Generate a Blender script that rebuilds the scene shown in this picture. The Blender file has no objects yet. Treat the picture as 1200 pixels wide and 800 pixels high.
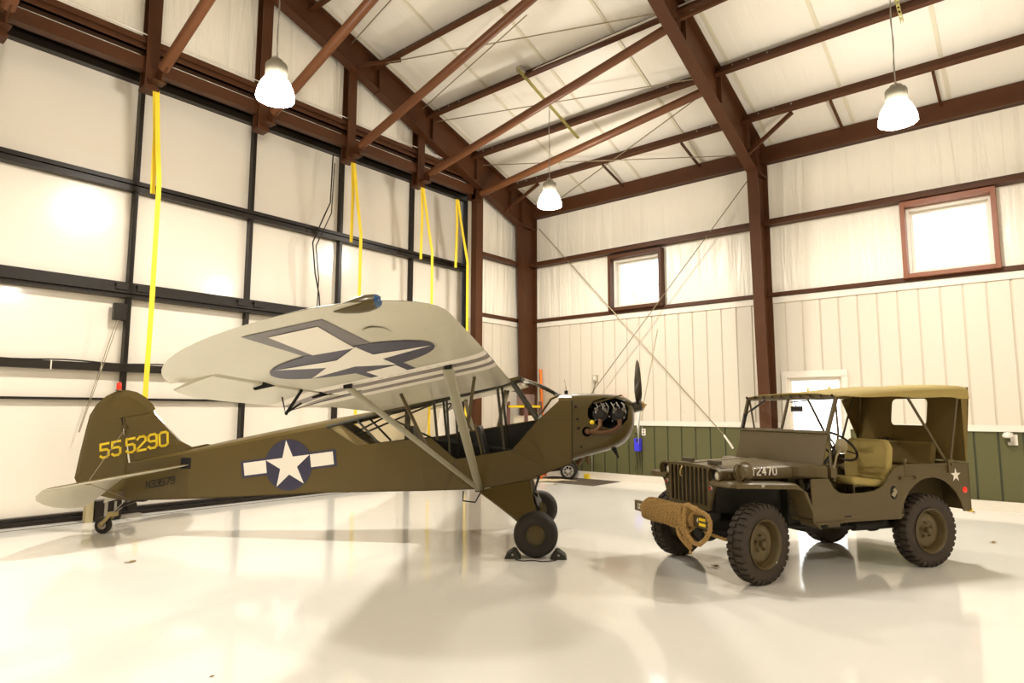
import bpy, bmesh, math, random
from mathutils import Vector, Matrix
random.seed(7)
PI = math.pi
R = math.radians
S = bpy.context.scene
COL = S.collection

# ------------------------------------------------------------------ materials
MATS = {}
def mat(name, col, rough=.5, metal=0.0, spec=.5, bump=None, var=None, coat=0.0, emit=None, trans=0.0, ior=1.45, alpha=1.0):
    if name in MATS: return MATS[name]
    m = bpy.data.materials.new(name); m.use_nodes = True
    nt = m.node_tree; N = nt.nodes; L = nt.links
    b = N['Principled BSDF']
    b.inputs['Base Color'].default_value = (*col, 1)
    b.inputs['Roughness'].default_value = rough
    b.inputs['Metallic'].default_value = metal
    b.inputs['Specular IOR Level'].default_value = spec
    b.inputs['IOR'].default_value = ior
    b.inputs['Coat Weight'].default_value = coat
    b.inputs['Coat Roughness'].default_value = .08
    b.inputs['Transmission Weight'].default_value = trans
    b.inputs['Alpha'].default_value = alpha
    if emit:
        b.inputs['Emission Color'].default_value = (*emit[0], 1)
        b.inputs['Emission Strength'].default_value = emit[1]
    tc = None
    if bump or var:
        tc = N.new('ShaderNodeTexCoord')
    if var:  # (scale xyz, amount, detail)
        mp = N.new('ShaderNodeMapping'); mp.inputs['Scale'].default_value = var[0]
        nz = N.new('ShaderNodeTexNoise'); nz.inputs['Scale'].default_value = 1; nz.inputs['Detail'].default_value = 5
        mx = N.new('ShaderNodeMix'); mx.data_type = 'RGBA'
        mx.inputs['A'].default_value = (*[c * (1 - var[1]) for c in col], 1)
        mx.inputs['B'].default_value = (*[min(1, c * (1 + var[1])) for c in col], 1)
        L.new(tc.outputs['Object'], mp.inputs['Vector']); L.new(mp.outputs[0], nz.inputs['Vector'])
        L.new(nz.outputs['Fac'], mx.inputs['Factor']); L.new(mx.outputs['Result'], b.inputs['Base Color'])
    if bump:  # (scale xyz, strength, distance)
        mp = N.new('ShaderNodeMapping'); mp.inputs['Scale'].default_value = bump[0]
        nz = N.new('ShaderNodeTexNoise'); nz.inputs['Scale'].default_value = 1; nz.inputs['Detail'].default_value = 4
        bp = N.new('ShaderNodeBump'); bp.inputs['Strength'].default_value = bump[1]; bp.inputs['Distance'].default_value = bump[2]
        L.new(tc.outputs['Object'], mp.inputs['Vector']); L.new(mp.outputs[0], nz.inputs['Vector'])
        L.new(nz.outputs['Fac'], bp.inputs['Height']); L.new(bp.outputs[0], b.inputs['Normal'])
    MATS[name] = m
    return m

M_STEEL = mat('red_oxide_steel', (.072, .025, .008), .5, spec=.3, var=((3, 3, 3), .18))
M_STEELT = mat('red_oxide_pipe', (.135, .050, .018), .42, spec=.35, var=((4, 4, 4), .15))
M_BLACK = mat('black_painted_steel', (.016, .011, .007), .38, spec=.35)
M_DARK = mat('dark_void', (.006, .005, .004), .8)
M_PANEL = mat('white_door_panel', (.82, .75, .64), .22, coat=.5)
M_LINER = mat('white_liner_panel', (.67, .605, .50), .38)
M_TRIMW = mat('white_trim', (.76, .70, .60), .4)
M_GREEN = mat('green_wainscot', (.105, .100, .040), .45, spec=.35)
M_GREEN2 = mat('green_wainscot_groove', (.05, .055, .028), .5)
M_OLIVE = mat('olive_drab_fabric', (.092, .061, .012), .38, spec=.35, var=((2, 2, 2), .10), coat=.25)
M_OLIVE2 = mat('olive_drab_metal', (.075, .052, .012), .34, spec=.4, var=((3, 3, 3), .08), coat=.2)
M_JEEP = mat('jeep_olive', (.098, .070, .028), .42, spec=.35, var=((4, 4, 4), .10), coat=.12)
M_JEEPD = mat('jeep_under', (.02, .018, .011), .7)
M_GREY = mat('wing_grey', (.56, .52, .40), .33, var=((1.5, 1.5, 1.5), .04), coat=.2)
M_NAVY = mat('insignia_blue', (.032, .03, .06), .4)
M_STARW = mat('insignia_white', (.80, .74, .64), .45)
M_STRIPG = mat('stripe_grey', (.25, .215, .19), .4)
M_YEL = mat('number_yellow', (.85, .60, .02), .45)
M_INK = mat('number_black', (.02, .018, .012), .5)
M_RUBBER = mat('tyre_rubber', (.022, .016, .011), .62, var=((8, 8, 8), .2), bump=((60, 60, 60), .15, .002))
M_CANVAS = mat('tan_canvas', (.35, .265, .082), .85, var=((6, 6, 6), .10), bump=((220, 220, 220), .3, .001))
M_CANVASD = mat('olive_canvas', (.17, .115, .03), .88, var=((5, 5, 5), .12), bump=((220, 220, 220), .3, .001))
M_ROPE = None
M_CHROME = mat('bare_metal', (.85, .83, .80), .28, metal=.85)
M_ALU = mat('dull_aluminium', (.45, .42, .37), .4, metal=.9)
M_RED = mat('red_lens', (.75, .03, .015), .2, emit=((1, .05, .02), .25))  # faint glow added to the colour, also on reflectors, which give no light
M_ORANGE = mat('safety_orange', (.85, .20, .02), .4)
M_BLUE = mat('blue_plastic', (.05, .045, .75), .35)
M_PROP = mat('propeller_black', (.035, .026, .015), .28, coat=.4)
M_STRAP = mat('yellow_strap', (.85, .62, .03), .7, bump=((3, 3, 200), .2, .002))
M_CEIL = mat('insulation_facing_roof', (.80, .75, .66), .45, var=((.6, .6, .6), .03), bump=((.5, 5, .5), .5, .05))
M_EXH = mat('exhaust_steel', (.13, .065, .032), .45, metal=.6)
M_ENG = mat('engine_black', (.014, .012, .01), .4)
M_CABLE = mat('galvanised_rod', (.26, .21, .13), .4, metal=.4)
M_CREAM = mat('cream_lens', (.62, .56, .42), .15, coat=1)
M_GLASS = None

def glassmat(name, tint=(1, 1, 1), rough=.02, blend=.12):
    m = bpy.data.materials.new(name); m.use_nodes = True
    nt = m.node_tree; N = nt.nodes; L = nt.links
    N.remove(N['Principled BSDF'])
    tr = N.new('ShaderNodeBsdfTransparent'); tr.inputs[0].default_value = (*tint, 1)
    gl = N.new('ShaderNodeBsdfGlossy'); gl.inputs['Roughness'].default_value = rough
    fr = N.new('ShaderNodeLayerWeight'); fr.inputs[0].default_value = blend
    mx = N.new('ShaderNodeMixShader')
    L.new(fr.outputs['Fresnel'], mx.inputs[0]); L.new(tr.outputs[0], mx.inputs[1]); L.new(gl.outputs[0], mx.inputs[2])
    L.new(mx.outputs[0], N['Material Output'].inputs['Surface'])
    return m
M_GLASS = glassmat('clear_glass', (.97, .97, .95))
M_PLEXI = glassmat('plexiglass', (.90, .88, .82), rough=.10, blend=.22)

def insul_mat():
    """white vinyl insulation facing: vertical wrinkles that gather near steel members"""
    m = bpy.data.materials.new('insulation_facing_wall'); m.use_nodes = True
    nt = m.node_tree; N = nt.nodes; L = nt.links; b = N['Principled BSDF']
    b.inputs['Base Color'].default_value = (.86, .80, .68, 1); b.inputs['Roughness'].default_value = .33
    tc = N.new('ShaderNodeTexCoord'); mp = N.new('ShaderNodeMapping'); mp.inputs['Scale'].default_value = (5, 5, .35)
    nz = N.new('ShaderNodeTexNoise'); nz.inputs['Scale'].default_value = 1; nz.inputs['Detail'].default_value = 5; nz.inputs['Distortion'].default_value = .6
    mp2 = N.new('ShaderNodeMapping'); mp2.inputs['Scale'].default_value = (.35, .35, .5)
    n2 = N.new('ShaderNodeTexNoise'); n2.inputs['Scale'].default_value = 1
    mu = N.new('ShaderNodeMath'); mu.operation = 'MULTIPLY'
    bp = N.new('ShaderNodeBump'); bp.inputs['Strength'].default_value = 1; bp.inputs['Distance'].default_value = .13
    L.new(tc.outputs['Object'], mp.inputs[0]); L.new(tc.outputs['Object'], mp2.inputs[0])
    L.new(mp.outputs[0], nz.inputs['Vector']); L.new(mp2.outputs[0], n2.inputs['Vector'])
    L.new(nz.outputs['Fac'], mu.inputs[0]); L.new(n2.outputs['Fac'], mu.inputs[1])
    L.new(mu.outputs[0], bp.inputs['Height']); L.new(bp.outputs[0], b.inputs['Normal'])
    return m
M_INSUL = insul_mat()

def floor_shade():
    m = bpy.data.materials.new('epoxy_floor'); m.use_nodes = True
    nt = m.node_tree; N = nt.nodes; L = nt.links; b = N['Principled BSDF']
    b.inputs['Roughness'].default_value = .16; b.inputs['Specular IOR Level'].default_value = .55
    tc = N.new('ShaderNodeTexCoord')
    n1 = N.new('ShaderNodeTexNoise'); n1.inputs['Scale'].default_value = .5; n1.inputs['Detail'].default_value = 6
    n2 = N.new('ShaderNodeTexNoise'); n2.inputs['Scale'].default_value = 3; n2.inputs['Detail'].default_value = 8
    mp = N.new('ShaderNodeMapping'); mp.inputs['Rotation'].default_value = (0, 0, R(35)); mp.inputs['Scale'].default_value = (.35, 3, 1)
    mx = N.new('ShaderNodeMix'); mx.data_type = 'RGBA'
    mx.inputs['A'].default_value = (.83, .80, .73, 1); mx.inputs['B'].default_value = (.88, .86, .80, 1)
    L.new(tc.outputs['Object'], mp.inputs[0]); L.new(mp.outputs[0], n1.inputs['Vector'])
    L.new(n1.outputs['Fac'], mx.inputs['Factor']); L.new(mx.outputs['Result'], b.inputs['Base Color'])
    rr = N.new('ShaderNodeMapRange'); rr.inputs['To Min'].default_value = .05; rr.inputs['To Max'].default_value = .13
    L.new(tc.outputs['Object'], n2.inputs['Vector']); L.new(n2.outputs['Fac'], rr.inputs['Value']); L.new(rr.outputs[0], b.inputs['Roughness'])
    n3 = N.new('ShaderNodeTexNoise'); n3.inputs['Scale'].default_value = 2.2; n3.inputs['Detail'].default_value = 2
    bp = N.new('ShaderNodeBump'); bp.inputs['Strength'].default_value = .04; bp.inputs['Distance'].default_value = .01
    L.new(tc.outputs['Object'], n3.inputs['Vector']); L.new(n3.outputs['Fac'], bp.inputs['Height']); L.new(bp.outputs[0], b.inputs['Normal'])
    return m
M_FLOOR = floor_shade()

def rope_mat():
    m = bpy.data.materials.new('manila_rope'); m.use_nodes = True
    nt = m.node_tree; N = nt.nodes; L = nt.links; b = N['Principled BSDF']
    b.inputs['Roughness'].default_value = .9
    tc = N.new('ShaderNodeTexCoord')
    nz = N.new('ShaderNodeTexNoise'); nz.inputs['Scale'].default_value = 90; nz.inputs['Detail'].default_value = 3
    cr = N.new('ShaderNodeMix'); cr.data_type = 'RGBA'
    cr.inputs['A'].default_value = (.20, .11, .03, 1); cr.inputs['B'].default_value = (.46, .29, .095, 1)
    L.new(tc.outputs['Object'], nz.inputs['Vector']); L.new(nz.outputs['Fac'], cr.inputs['Factor']); L.new(cr.outputs['Result'], b.inputs['Base Color'])
    return m
M_ROPE = rope_mat()

# ------------------------------------------------------------------ mesh builder
class MB:
    def __init__(s): s.v = []; s.f = []; s.mi = []; s.cur = 0
    def add(s, vs, fs):
        o = len(s.v); s.v += [tuple(v) for v in vs]
        for f in fs: s.f.append(tuple(i + o for i in f)); s.mi.append(s.cur)
        return s
    def box(s, a, b):
        x0, y0, z0 = a; x1, y1, z1 = b
        return s.add([(x0,y0,z0),(x1,y0,z0),(x1,y1,z0),(x0,y1,z0),(x0,y0,z1),(x1,y0,z1),(x1,y1,z1),(x0,y1,z1)],
                     [(0,3,2,1),(4,5,6,7),(0,1,5,4),(1,2,6,5),(2,3,7,6),(3,0,4,7)])
    def bar(s, p, q, w, h, up=(0, 0, 1)):
        """box of section w (sideways) x h (along up) from p to q"""
        p = Vector(p); q = Vector(q); d = (q - p).normalized(); up = Vector(up)
        if abs(d.dot(up)) > .99: up = Vector((1, 0, 0))
        r = d.cross(up).normalized(); u = r.cross(d).normalized()
        vs = []
        for c in (p, q):
            for a, b_ in ((-1, -1), (1, -1), (1, 1), (-1, 1)): vs.append(c + r * a * w / 2 + u * b_ * h / 2)
        return s.add(vs, [(0,3,2,1),(4,5,6,7),(0,1,5,4),(1,2,6,5),(2,3,7,6),(3,0,4,7)])
    def tube(s, pts, r, n=10, cap=True, closed=False, sy=1.0):
        pts = [Vector(p) for p in pts]; k = len(pts)
        rs = r if isinstance(r, (list, tuple)) else [r] * k
        rings = []; prev = None
        for i, p in enumerate(pts):
            if closed: d = (pts[(i + 1) % k] - pts[i - 1])
            else: d = (pts[min(i + 1, k - 1)] - pts[max(i - 1, 0)])
            d.normalize()
            if prev is None:
                up = Vector((0, 0, 1)) if abs(d.z) < .95 else Vector((1, 0, 0))
                a = d.cross(up).normalized()
            else:
                a = prev - d * prev.dot(d)
                a = a.normalized() if a.length > 1e-6 else d.cross(Vector((0, 0, 1))).normalized()
            prev = a; b_ = d.cross(a)
            rings.append([p + (a * math.cos(2 * PI * j / n) + b_ * math.sin(2 * PI * j / n) * sy) * rs[i] for j in range(n)])
        vs = [v for g in rings for v in g]; fs = []
        m = k if closed else k - 1
        for i in range(m):
            i2 = (i + 1) % k
            for j in range(n):
                j2 = (j + 1) % n
                fs.append((i * n + j, i * n + j2, i2 * n + j2, i2 * n + j))
        if cap and not closed:
            fs.append(tuple(reversed(range(n)))); fs.append(tuple((k - 1) * n + j for j in range(n)))
        return s.add(vs, fs)
    def lathe(s, prof, c=(0, 0, 0), axis='z', n=32, a0=0, a1=2 * PI):
        """prof: (radius, height) pairs revolved round axis through c"""
        c = Vector(c); vs = []; full = abs(a1 - a0 - 2 * PI) < 1e-6
        cols = n if full else n + 1
        for (r_, h_) in prof:
            for j in range(cols):
                t = a0 + (a1 - a0) * j / n; x, y = r_ * math.cos(t), r_ * math.sin(t)
                v = {'z': (x, y, h_), 'y': (x, h_, y), 'x': (h_, x, y)}[axis]
                vs.append(c + Vector(v))
        fs = []
        for i in range(len(prof) - 1):
            for j in range(n):
                j2 = (j + 1) % cols
                fs.append((i * cols + j, i * cols + j2, (i + 1) * cols + j2, (i + 1) * cols + j))
        return s.add(vs, fs)
    def loft(s, secs, capa=True, capb=True, closed=True):
        n = len(secs[0]); vs = [v for g in secs for v in g]; fs = []
        for i in range(len(secs) - 1):
            for j in range(n if closed else n - 1):
                j2 = (j + 1) % n
                fs.append((i * n + j, i * n + j2, (i + 1) * n + j2, (i + 1) * n + j))
        if capa: fs.append(tuple(reversed(range(n))))
        if capb: fs.append(tuple((len(secs) - 1) * n + j for j in range(n)))
        return s.add(vs, fs)
    def prism(s, poly, p0, ux, uy, nv):
        """extrude a 2D polygon: p0 + x*ux + y*uy, thickness vector nv"""
        p0, ux, uy, nv = map(Vector, (p0, ux, uy, nv)); n = len(poly)
        a = [p0 + ux * x + uy * y for x, y in poly]; b_ = [v + nv for v in a]
        return s.add(a + b_, [tuple(reversed(range(n))), tuple(range(n, 2 * n))] + [(i, (i + 1) % n, n + (i + 1) % n, n + i) for i in range(n)])
    def build(s, name, mats, parent=None, smooth=False, bevel=0, recalc=True, auto=40):
        me = bpy.data.meshes.new(name); me.from_pydata(s.v, [], s.f); me.update()
        if not isinstance(mats, (list, tuple)): mats = [mats]
        for m in mats: me.materials.append(m)
        for p, i in zip(me.polygons, s.mi): p.material_index = min(i, len(mats) - 1)
        if recalc:
            bm = bmesh.new(); bm.from_mesh(me); bmesh.ops.recalc_face_normals(bm, faces=bm.faces); bm.to_mesh(me); bm.free()
        o = bpy.data.objects.new(name, me); COL.objects.link(o)
        if parent: o.parent = parent
        if smooth:
            me.shade_smooth()
            try: me.set_sharp_from_angle(angle=R(auto))
            except Exception: pass
        if bevel:
            md = o.modifiers.new('bevel', 'BEVEL'); md.width = bevel; md.segments = 2; md.limit_method = 'ANGLE'; md.angle_limit = R(35)
        return o

def tag(o, label=None, cat=None, group=None, kind=None):
    if label: o['label'] = label
    if cat: o['category'] = cat
    if group: o['group'] = group
    if kind: o['kind'] = kind
    return o
def empty(name, loc=(0, 0, 0), rz=0.0):
    o = bpy.data.objects.new(name, None); COL.objects.link(o); o.location = loc; o.rotation_euler = (0, 0, rz); o.empty_display_size = .2
    return o
def struct(o, label=None): return tag(o, label, kind='structure')
def kids(o): return [c for c in bpy.data.objects if c.parent == o]
def copy_tree(o, parent=None):
    c = o.copy(); COL.objects.link(c); c.parent = parent
    for ch in kids(o): copy_tree(ch, c)
    return c
def apply_mods(o):
    dg = bpy.context.evaluated_depsgraph_get(); dg.update()
    me = bpy.data.meshes.new_from_object(o.evaluated_get(dg)); o.modifiers.clear(); o.data = me
def strip(mb, pts, w, t, up):
    """flat ribbon through pts"""
    for a, b in zip(pts, pts[1:]): mb.bar(a, b, w, t, up)

# stroke lettering: polylines on a 2 x 4 cell, chamfered corners like stencilled military numerals
GL = {
 '0': [[(.5,0),(1.5,0),(2,.5),(2,3.5),(1.5,4),(.5,4),(0,3.5),(0,.5),(.5,0)]],
 '5': [[(2,4),(0,4),(0,2.3),(1.5,2.3),(2,1.8),(2,.5),(1.5,0),(.5,0),(0,.5)]],
 '2': [[(0,3.4),(.5,4),(1.5,4),(2,3.5),(2,2.6),(0,.6),(0,0),(2,0)]],
 '9': [[(2,2),(.5,2),(0,2.5),(0,3.5),(.5,4),(1.5,4),(2,3.5),(2,.5),(1.5,0),(.5,0),(0,.5)]],
 '3': [[(0,3.5),(.5,4),(1.5,4),(2,3.5),(2,2.5),(1.5,2.05),(.7,2.05)],[(1.5,2.05),(2,1.6),(2,.5),(1.5,0),(.5,0),(0,.5)]],
 '7': [[(0,4),(2,4),(.8,0)]],
 '4': [[(1.5,0),(1.5,4),(0,1.2),(2,1.2)]],
 '1': [[(.5,3.3),(1.1,4),(1.1,0)]],
 'N': [[(0,0),(0,4),(2,0),(2,4)]],
 'U': [[(0,4),(0,.5),(.5,0),(1.5,0),(2,.5),(2,4)]],
 'C': [[(2,3.4),(1.5,4),(.5,4),(0,3.5),(0,.5),(.5,0),(1.5,0),(2,.6)]],
 'O': [[(.5,0),(1.5,0),(2,.5),(2,3.5),(1.5,4),(.5,4),(0,3.5),(0,.5),(.5,0)]],
 'T': [[(0,4),(2,4)],[(1,4),(1,0)]],
 'P': [[(0,0),(0,4),(1.5,4),(2,3.5),(2,2.5),(1.5,2),(0,2)]],
}
def letters(text, p0, ux, uy, nv, height, width, gap, stroke, name, m, parent, skip=()):
    """flat stroke letters: p0 is the lower left corner, ux/uy unit vectors, nv thin offset"""
    mb = MB(); p0, ux, uy, nv = map(Vector, (p0, ux, uy, nv))
    for i, ch in enumerate(text):
        if i in skip: continue
        ox = i * (width + gap)
        for line in GL[ch]:
            P = [(ox + x / 2 * width, y / 4 * height) for x, y in line]
            for a, b in zip(P, P[1:]):
                d = Vector((b[0] - a[0], b[1] - a[1])); l = d.length; d /= l; n = Vector((-d.y, d.x)); e = stroke * .42
                A = Vector(a) - d * e; B = Vector(b) + d * e
                q = [A + n * stroke / 2, A - n * stroke / 2, B - n * stroke / 2, B + n * stroke / 2]
                mb.prism([tuple(v) for v in q], p0, ux, uy, nv)
    return mb.build(name, m, parent)

# ------------------------------------------------------------------ camera
cam = bpy.data.cameras.new('camera'); camo = bpy.data.objects.new('camera', cam); COL.objects.link(camo)
yaw, pitch, roll = R(50.229), R(6.2024), R(.1004)
fw = Vector((math.cos(pitch) * math.sin(yaw), math.cos(pitch) * math.cos(yaw), math.sin(pitch)))
rt = fw.cross(Vector((0, 0, 1))).normalized(); up = rt.cross(fw)
r2 = rt * math.cos(roll) + up * math.sin(roll); u2 = -rt * math.sin(roll) + up * math.cos(roll)
mw = Matrix((r2, u2, -fw)).transposed().to_4x4(); mw.translation = Vector((0, 0, 1.5))
camo.matrix_world = mw
cam.sensor_width = 36; cam.lens = 750.7 / 1200 * 36; cam.clip_start = .05; cam.clip_end = 200
S.camera = camo

# ================================================================== BUILDING
XR, YE, YD = 12.4, 9.85, 10.30          # side wall face, end wall face, inside of the door frame
def roofz(x): return 6.6 + .3333 * (XR - x) if x > 1 else 10.4 - .3333 * (1 - x)
XL, YB = -10.4, -7.3

b = MB(); b.box((XL - .3, YB - .3, -.2), (XR + .3, 13.0, 0)); fl = b.build('floor', M_FLOOR); struct(fl, 'glossy pale epoxy hangar floor')
b = MB()
for xa, xb in ((1.0, XR + .25), (XL - .25, 1.0)):
    za, zb = roofz(xa), roofz(xb)
    if xa == XL - .25: za = roofz(xa)
    b.add([(xa, YB - .2, za), (xb, YB - .2, zb), (xb, 10.9, zb), (xa, 10.9, za), (xa, YB - .2, za + .2), (xb, YB - .2, zb + .2), (xb, 10.9, zb + .2), (xa, 10.9, za + .2)],
          [(0,3,2,1),(4,5,6,7),(0,1,5,4),(1,2,6,5),(2,3,7,6),(3,0,4,7)])
ceil = b.build('ceiling', M_CEIL); struct(ceil, 'white vinyl faced insulated roof slope')
# joint strips of the roof insulation, run down the slope
M_SEAM = mat('insulation_seam_tape', (.66, .60, .46), .6)
k = 0
for yy in [x * 1.42 - 6.2 for x in range(12)]:
    b = MB(); b.bar((1.0, yy, roofz(1.0) - .012), (XR, yy, roofz(XR) - .012), .055, .01, (0.3163, 0, .9487))
    struct(b.build('trim_%d' % (20 + k), M_SEAM), 'tan seam of the roof insulation'); k += 1

# ---- side wall with two window holes and the door hole
WIN = [(6.09, 7.40, 3.72, 4.98), (.40, 1.70, 3.71, 5.01)]
def wall_band(mb, x0, x1, z0, z1, holes, y0=YB, y1=10.9):
    ys = sorted({y0, y1} | {h[0] for h in holes} | {h[1] for h in holes})
    for a, c in zip(ys, ys[1:]):
        h = [q for q in holes if q[0] <= a + 1e-6 and q[1] >= c - 1e-6]
        if not h: mb.box((x0, a, z0), (x1, c, z1))
        else:
            if h[0][2] > z0: mb.box((x0, a, z0), (x1, c, h[0][2]))
            if h[0][3] < z1: mb.box((x0, a, h[0][3]), (x1, c, z1))
DOORH = (2.74, 3.70, 0, 2.14)
b = MB(); wall_band(b, XR, XR + .25, 3.62, 7.2, WIN); w = b.build('wall_right', M_INSUL); struct(w, 'wrinkled white insulation facing of the side wall')
def ribbed(name, z0, z1, m, mg, holes, label, step=.305):
    """liner sheet with narrow recessed grooves, as one mesh"""
    mb = MB(); y = YB
    cuts = []
    while y < 10.9: cuts.append(y); y += step
    for y in cuts:
        for (a, c, x, mi) in ((y, y + step - .03, XR, 0), (y + step - .03, y + step, XR + .014, 1)):
            mb.cur = mi
            c = min(c, 10.9)
            segs = [(a, c)]
            for h in holes:
                new = []
                for s_ in segs:
                    if s_[1] <= h[0] or s_[0] >= h[1]: new.append(s_)
                    else:
                        if s_[0] < h[0]: new.append((s_[0], h[0]))
                        if s_[1] > h[1]: new.append((h[1], s_[1]))
                        if h[3] < z1: mb.box((x, max(s_[0], h[0]), max(z0, h[3])), (XR + .25, min(s_[1], h[1]), z1))
                segs = new
            for s_ in segs:
                if s_[1] - s_[0] > .001: mb.box((x, s_[0], z0), (XR + .25, s_[1], z1))
    return struct(mb.build(name, [m, mg]), label)
M_LINERG = mat('liner_groove', (.60, .535, .43), .5)
ribbed('wall_right.001', 1.2, 3.62, M_LINER, M_LINERG, [DOORH], 'white ribbed liner sheet of the side wall')
ribbed('wall_right.002', 0, 1.2, M_GREEN, M_GREEN2, [(2.66, 3.78, 0, 1.2)], 'dark green ribbed wainscot of the side wall')
b = MB(); b.box((XR - .035, YB, 3.52), (XR, 2.6 + 10, 3.62)) if False else b.box((XR - .03, YB, 3.54), (XR, YE, 3.655)); struct(b.build('trim_1', M_TRIMW), 'white cap trim above the liner')
b = MB(); b.box((XR - .03, YB, 1.2), (XR, 2.66, 1.30)); b.box((XR - .03, 3.78, 1.2), (XR, YE, 1.30)); struct(b.build('trim_2', M_TRIMW), 'white strip above the wainscot')
b = MB(); b.box((XR - .05, YB, 0), (XR, 2.66, .15)); b.box((XR - .05, 3.78, 0), (XR, YE, .15)); struct(b.build('baseboard_right', M_TRIMW), 'white base board of the side wall')

# ---- end wall right of the hangar door, and above the door
b = MB(); b.box((10.52, YE, 3.62), (XR + .25, YE + .25, 7.4)); struct(b.build('wall_back', M_INSUL), 'wrinkled insulation of the end wall beside the hangar door')
b = MB()
y = 10.52
while y < XR:
    x1 = min(y + .275, XR); b.cur = 0; b.box((y, YE, 0), (x1, YE + .2, 3.62)); b.cur = 1; b.box((x1, YE + .014, 0), (min(x1 + .03, XR), YE + .2, 3.62)); y += .305
struct(b.build('wall_back.001', [M_LINER, M_LINERG]), 'white liner sheet of the end wall')
b = MB(); b.box((10.52, YE - .03, 3.54), (XR, YE, 3.655)); struct(b.build('trim_3', M_TRIMW), 'white cap trim on the end wall liner')
b = MB(); b.box((10.52, YE - .05, 0), (XR, YE, .15)); struct(b.build('baseboard_back', M_TRIMW), 'white base board of the end wall')
b = MB()
xs = [XL, 1.0, 10.52, XR + .2]
b.add([(XL, YE, 6.60), (10.52, YE, 6.60), (10.52, YE, roofz(10.52) + .1), (1.0, YE, 10.5), (XL, YE, roofz(XL) + .1),
       (XL, YE + .2, 6.60), (10.52, YE + .2, 6.60), (10.52, YE + .2, roofz(10.52) + .1), (1.0, YE + .2, 10.5), (XL, YE + .2, roofz(XL) + .1)],
      [(0,1,2,3,4),(9,8,7,6,5),(0,5,6,1),(1,6,7,2),(2,7,8,3),(3,8,9,4),(4,9,5,0)])
struct(b.build('wall_back.002', M_INSUL), 'wrinkled insulation of the gable above the hangar door')
# walls behind the camera
b = MB(); b.add([(XL, YB, 0), (XR, YB, 0), (XR, YB, 6.7), (1, YB, 10.5), (XL, YB, 6.7), (XL, YB - .2, 0), (XR, YB - .2, 0), (XR, YB - .2, 6.7), (1, YB - .2, 10.5), (XL, YB - .2, 6.7)],
      [(0,1,2,3,4),(9,8,7,6,5),(0,5,6,1),(1,6,7,2),(2,7,8,3),(3,8,9,4),(4,9,5,0)])
struct(b.build('wall_front', M_LINER), 'white wall behind the viewer')
b = MB(); b.box((XL - .2, YB, 0), (XL, 10.9, 6.8)); struct(b.build('wall_left', M_LINER), 'white far side wall')

# ---- hangar door (bifold, hung outside the end wall)
hd = empty('hangar_door', (0, YD, 0)); tag(hd, 'huge white bifold hangar door in a black steel grid behind the airplane', 'hangar door')
DX0, DX1 = -9.0, 10.64
mx = [9.02 - 1.82 * i for i in range(10)]
edges = [DX1] + mx + [DX0]
for hi, lo in zip(edges, edges[1:]):
    for z0, z1 in ((.1, 1.66), (1.66, 2.12), (2.12, 3.26), (3.26, 4.84), (4.84, 6.5)):
        b = MB(); b.box((lo, .11, z0), (hi, .15, z1)); b.build('panel', M_PANEL, hd)
for x in mx: 
    b = MB(); b.box((x - .03, 0, .1), (x + .03, .11, 6.46)); b.build('mullion', M_BLACK, hd)
for x0, x1 in ((DX1 + .03, DX1 + .42), (DX0 - .13, DX0)):
    b = MB(); b.box((x0, -.02, 0), (x1, .16, 6.6)); b.build('side_frame', M_BLACK, hd)
b = MB(); b.box((DX0, -.03, 4.76), (DX1, .11, 4.84)); b.box((DX0, -.06, 4.85), (DX1, .11, 4.91)); b.build('girt', M_BLACK, hd)
b = MB(); b.box((DX0, -.04, 3.145), (DX1, .11, 3.20)); b.box((DX0, -.08, 3.205), (DX1, .11, 3.285)); b.box((DX0, -.04, 3.29), (DX1, .11, 3.37)); fg = b.build('fold_rail', M_BLACK, hd)
for x in mx:
    b = MB(); b.box((x - .22, -.10, 3.24), (x - .06, -.04, 3.34)); b.box((x + .06, -.10, 3.24), (x + .22, -.04, 3.34)); b.build('hinge', M_BLACK, fg, bevel=.008)
b = MB(); b.box((DX0, -.02, 2.06), (DX1, .11, 2.17)); g3 = b.build('girt', M_BLACK, hd)
b = MB()
for x in [DX1 - .6 * i - .2 for i in range(32)]: b.box((x, -.026, 2.05), (x + .015, .0, 2.18))
b.build('cable_tie', M_TRIMW, g3)
b = MB(); b.tube([(x, -.01, 2.18 + .012 * math.sin(x * 5)) for x in [DX0 + .2 * i for i in range(98)]], .012, 6); b.build('wiring', M_BLACK, g3, smooth=True)
b = MB(); b.box((DX0, .03, 1.645), (DX1, .11, 1.68)); b.build('girt', M_BLACK, hd)
b = MB(); b.box((DX0 - .1, -.02, 6.46), (DX1 + .1, .11, 6.56)); b.box((DX0 - .1, -.30, 6.62), (DX1 + .1, .25, 6.70)); b.box((DX0 - .1, -.44, 6.46), (DX1 - .42, -.40, 6.60)); b.box((DX0 - .1, -.44, 6.60), (DX1 - .42, -.02, 6.62)); b.box((DX0 - .1, .02, 6.56), (DX1 + .1, .25, 6.66)); b.box((DX0 - .1, -.02, 6.66), (DX1 + .1, .25, 6.78)); b.build('head_rail', M_BLACK, hd)
b = MB(); b.box((DX0, -.0, 0.002), (DX1, .14, .055)); b.box((DX0, .02, .06), (DX1, .14, .085)); b.box((DX0, 0, .09), (DX1, .14, .115)); b.build('bottom_rail', M_BLACK, hd)
# pulley box and lift cable on the door near the tail of the airplane
b = MB(); b.box((3.35, -.06, 2.80), (3.52, .04, 3.05)); pb = b.build('pulley_box', M_BLACK, hd, bevel=.01)
b = MB(); b.tube([(3.40, -.04, 2.82), (3.02, -.03, 1.2)], .005, 6); b.tube([(3.43, -.05, 2.82), (3.03, -.04, 1.2)], .005, 6); b.build('lift_cable', M_CABLE, pb)
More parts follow.
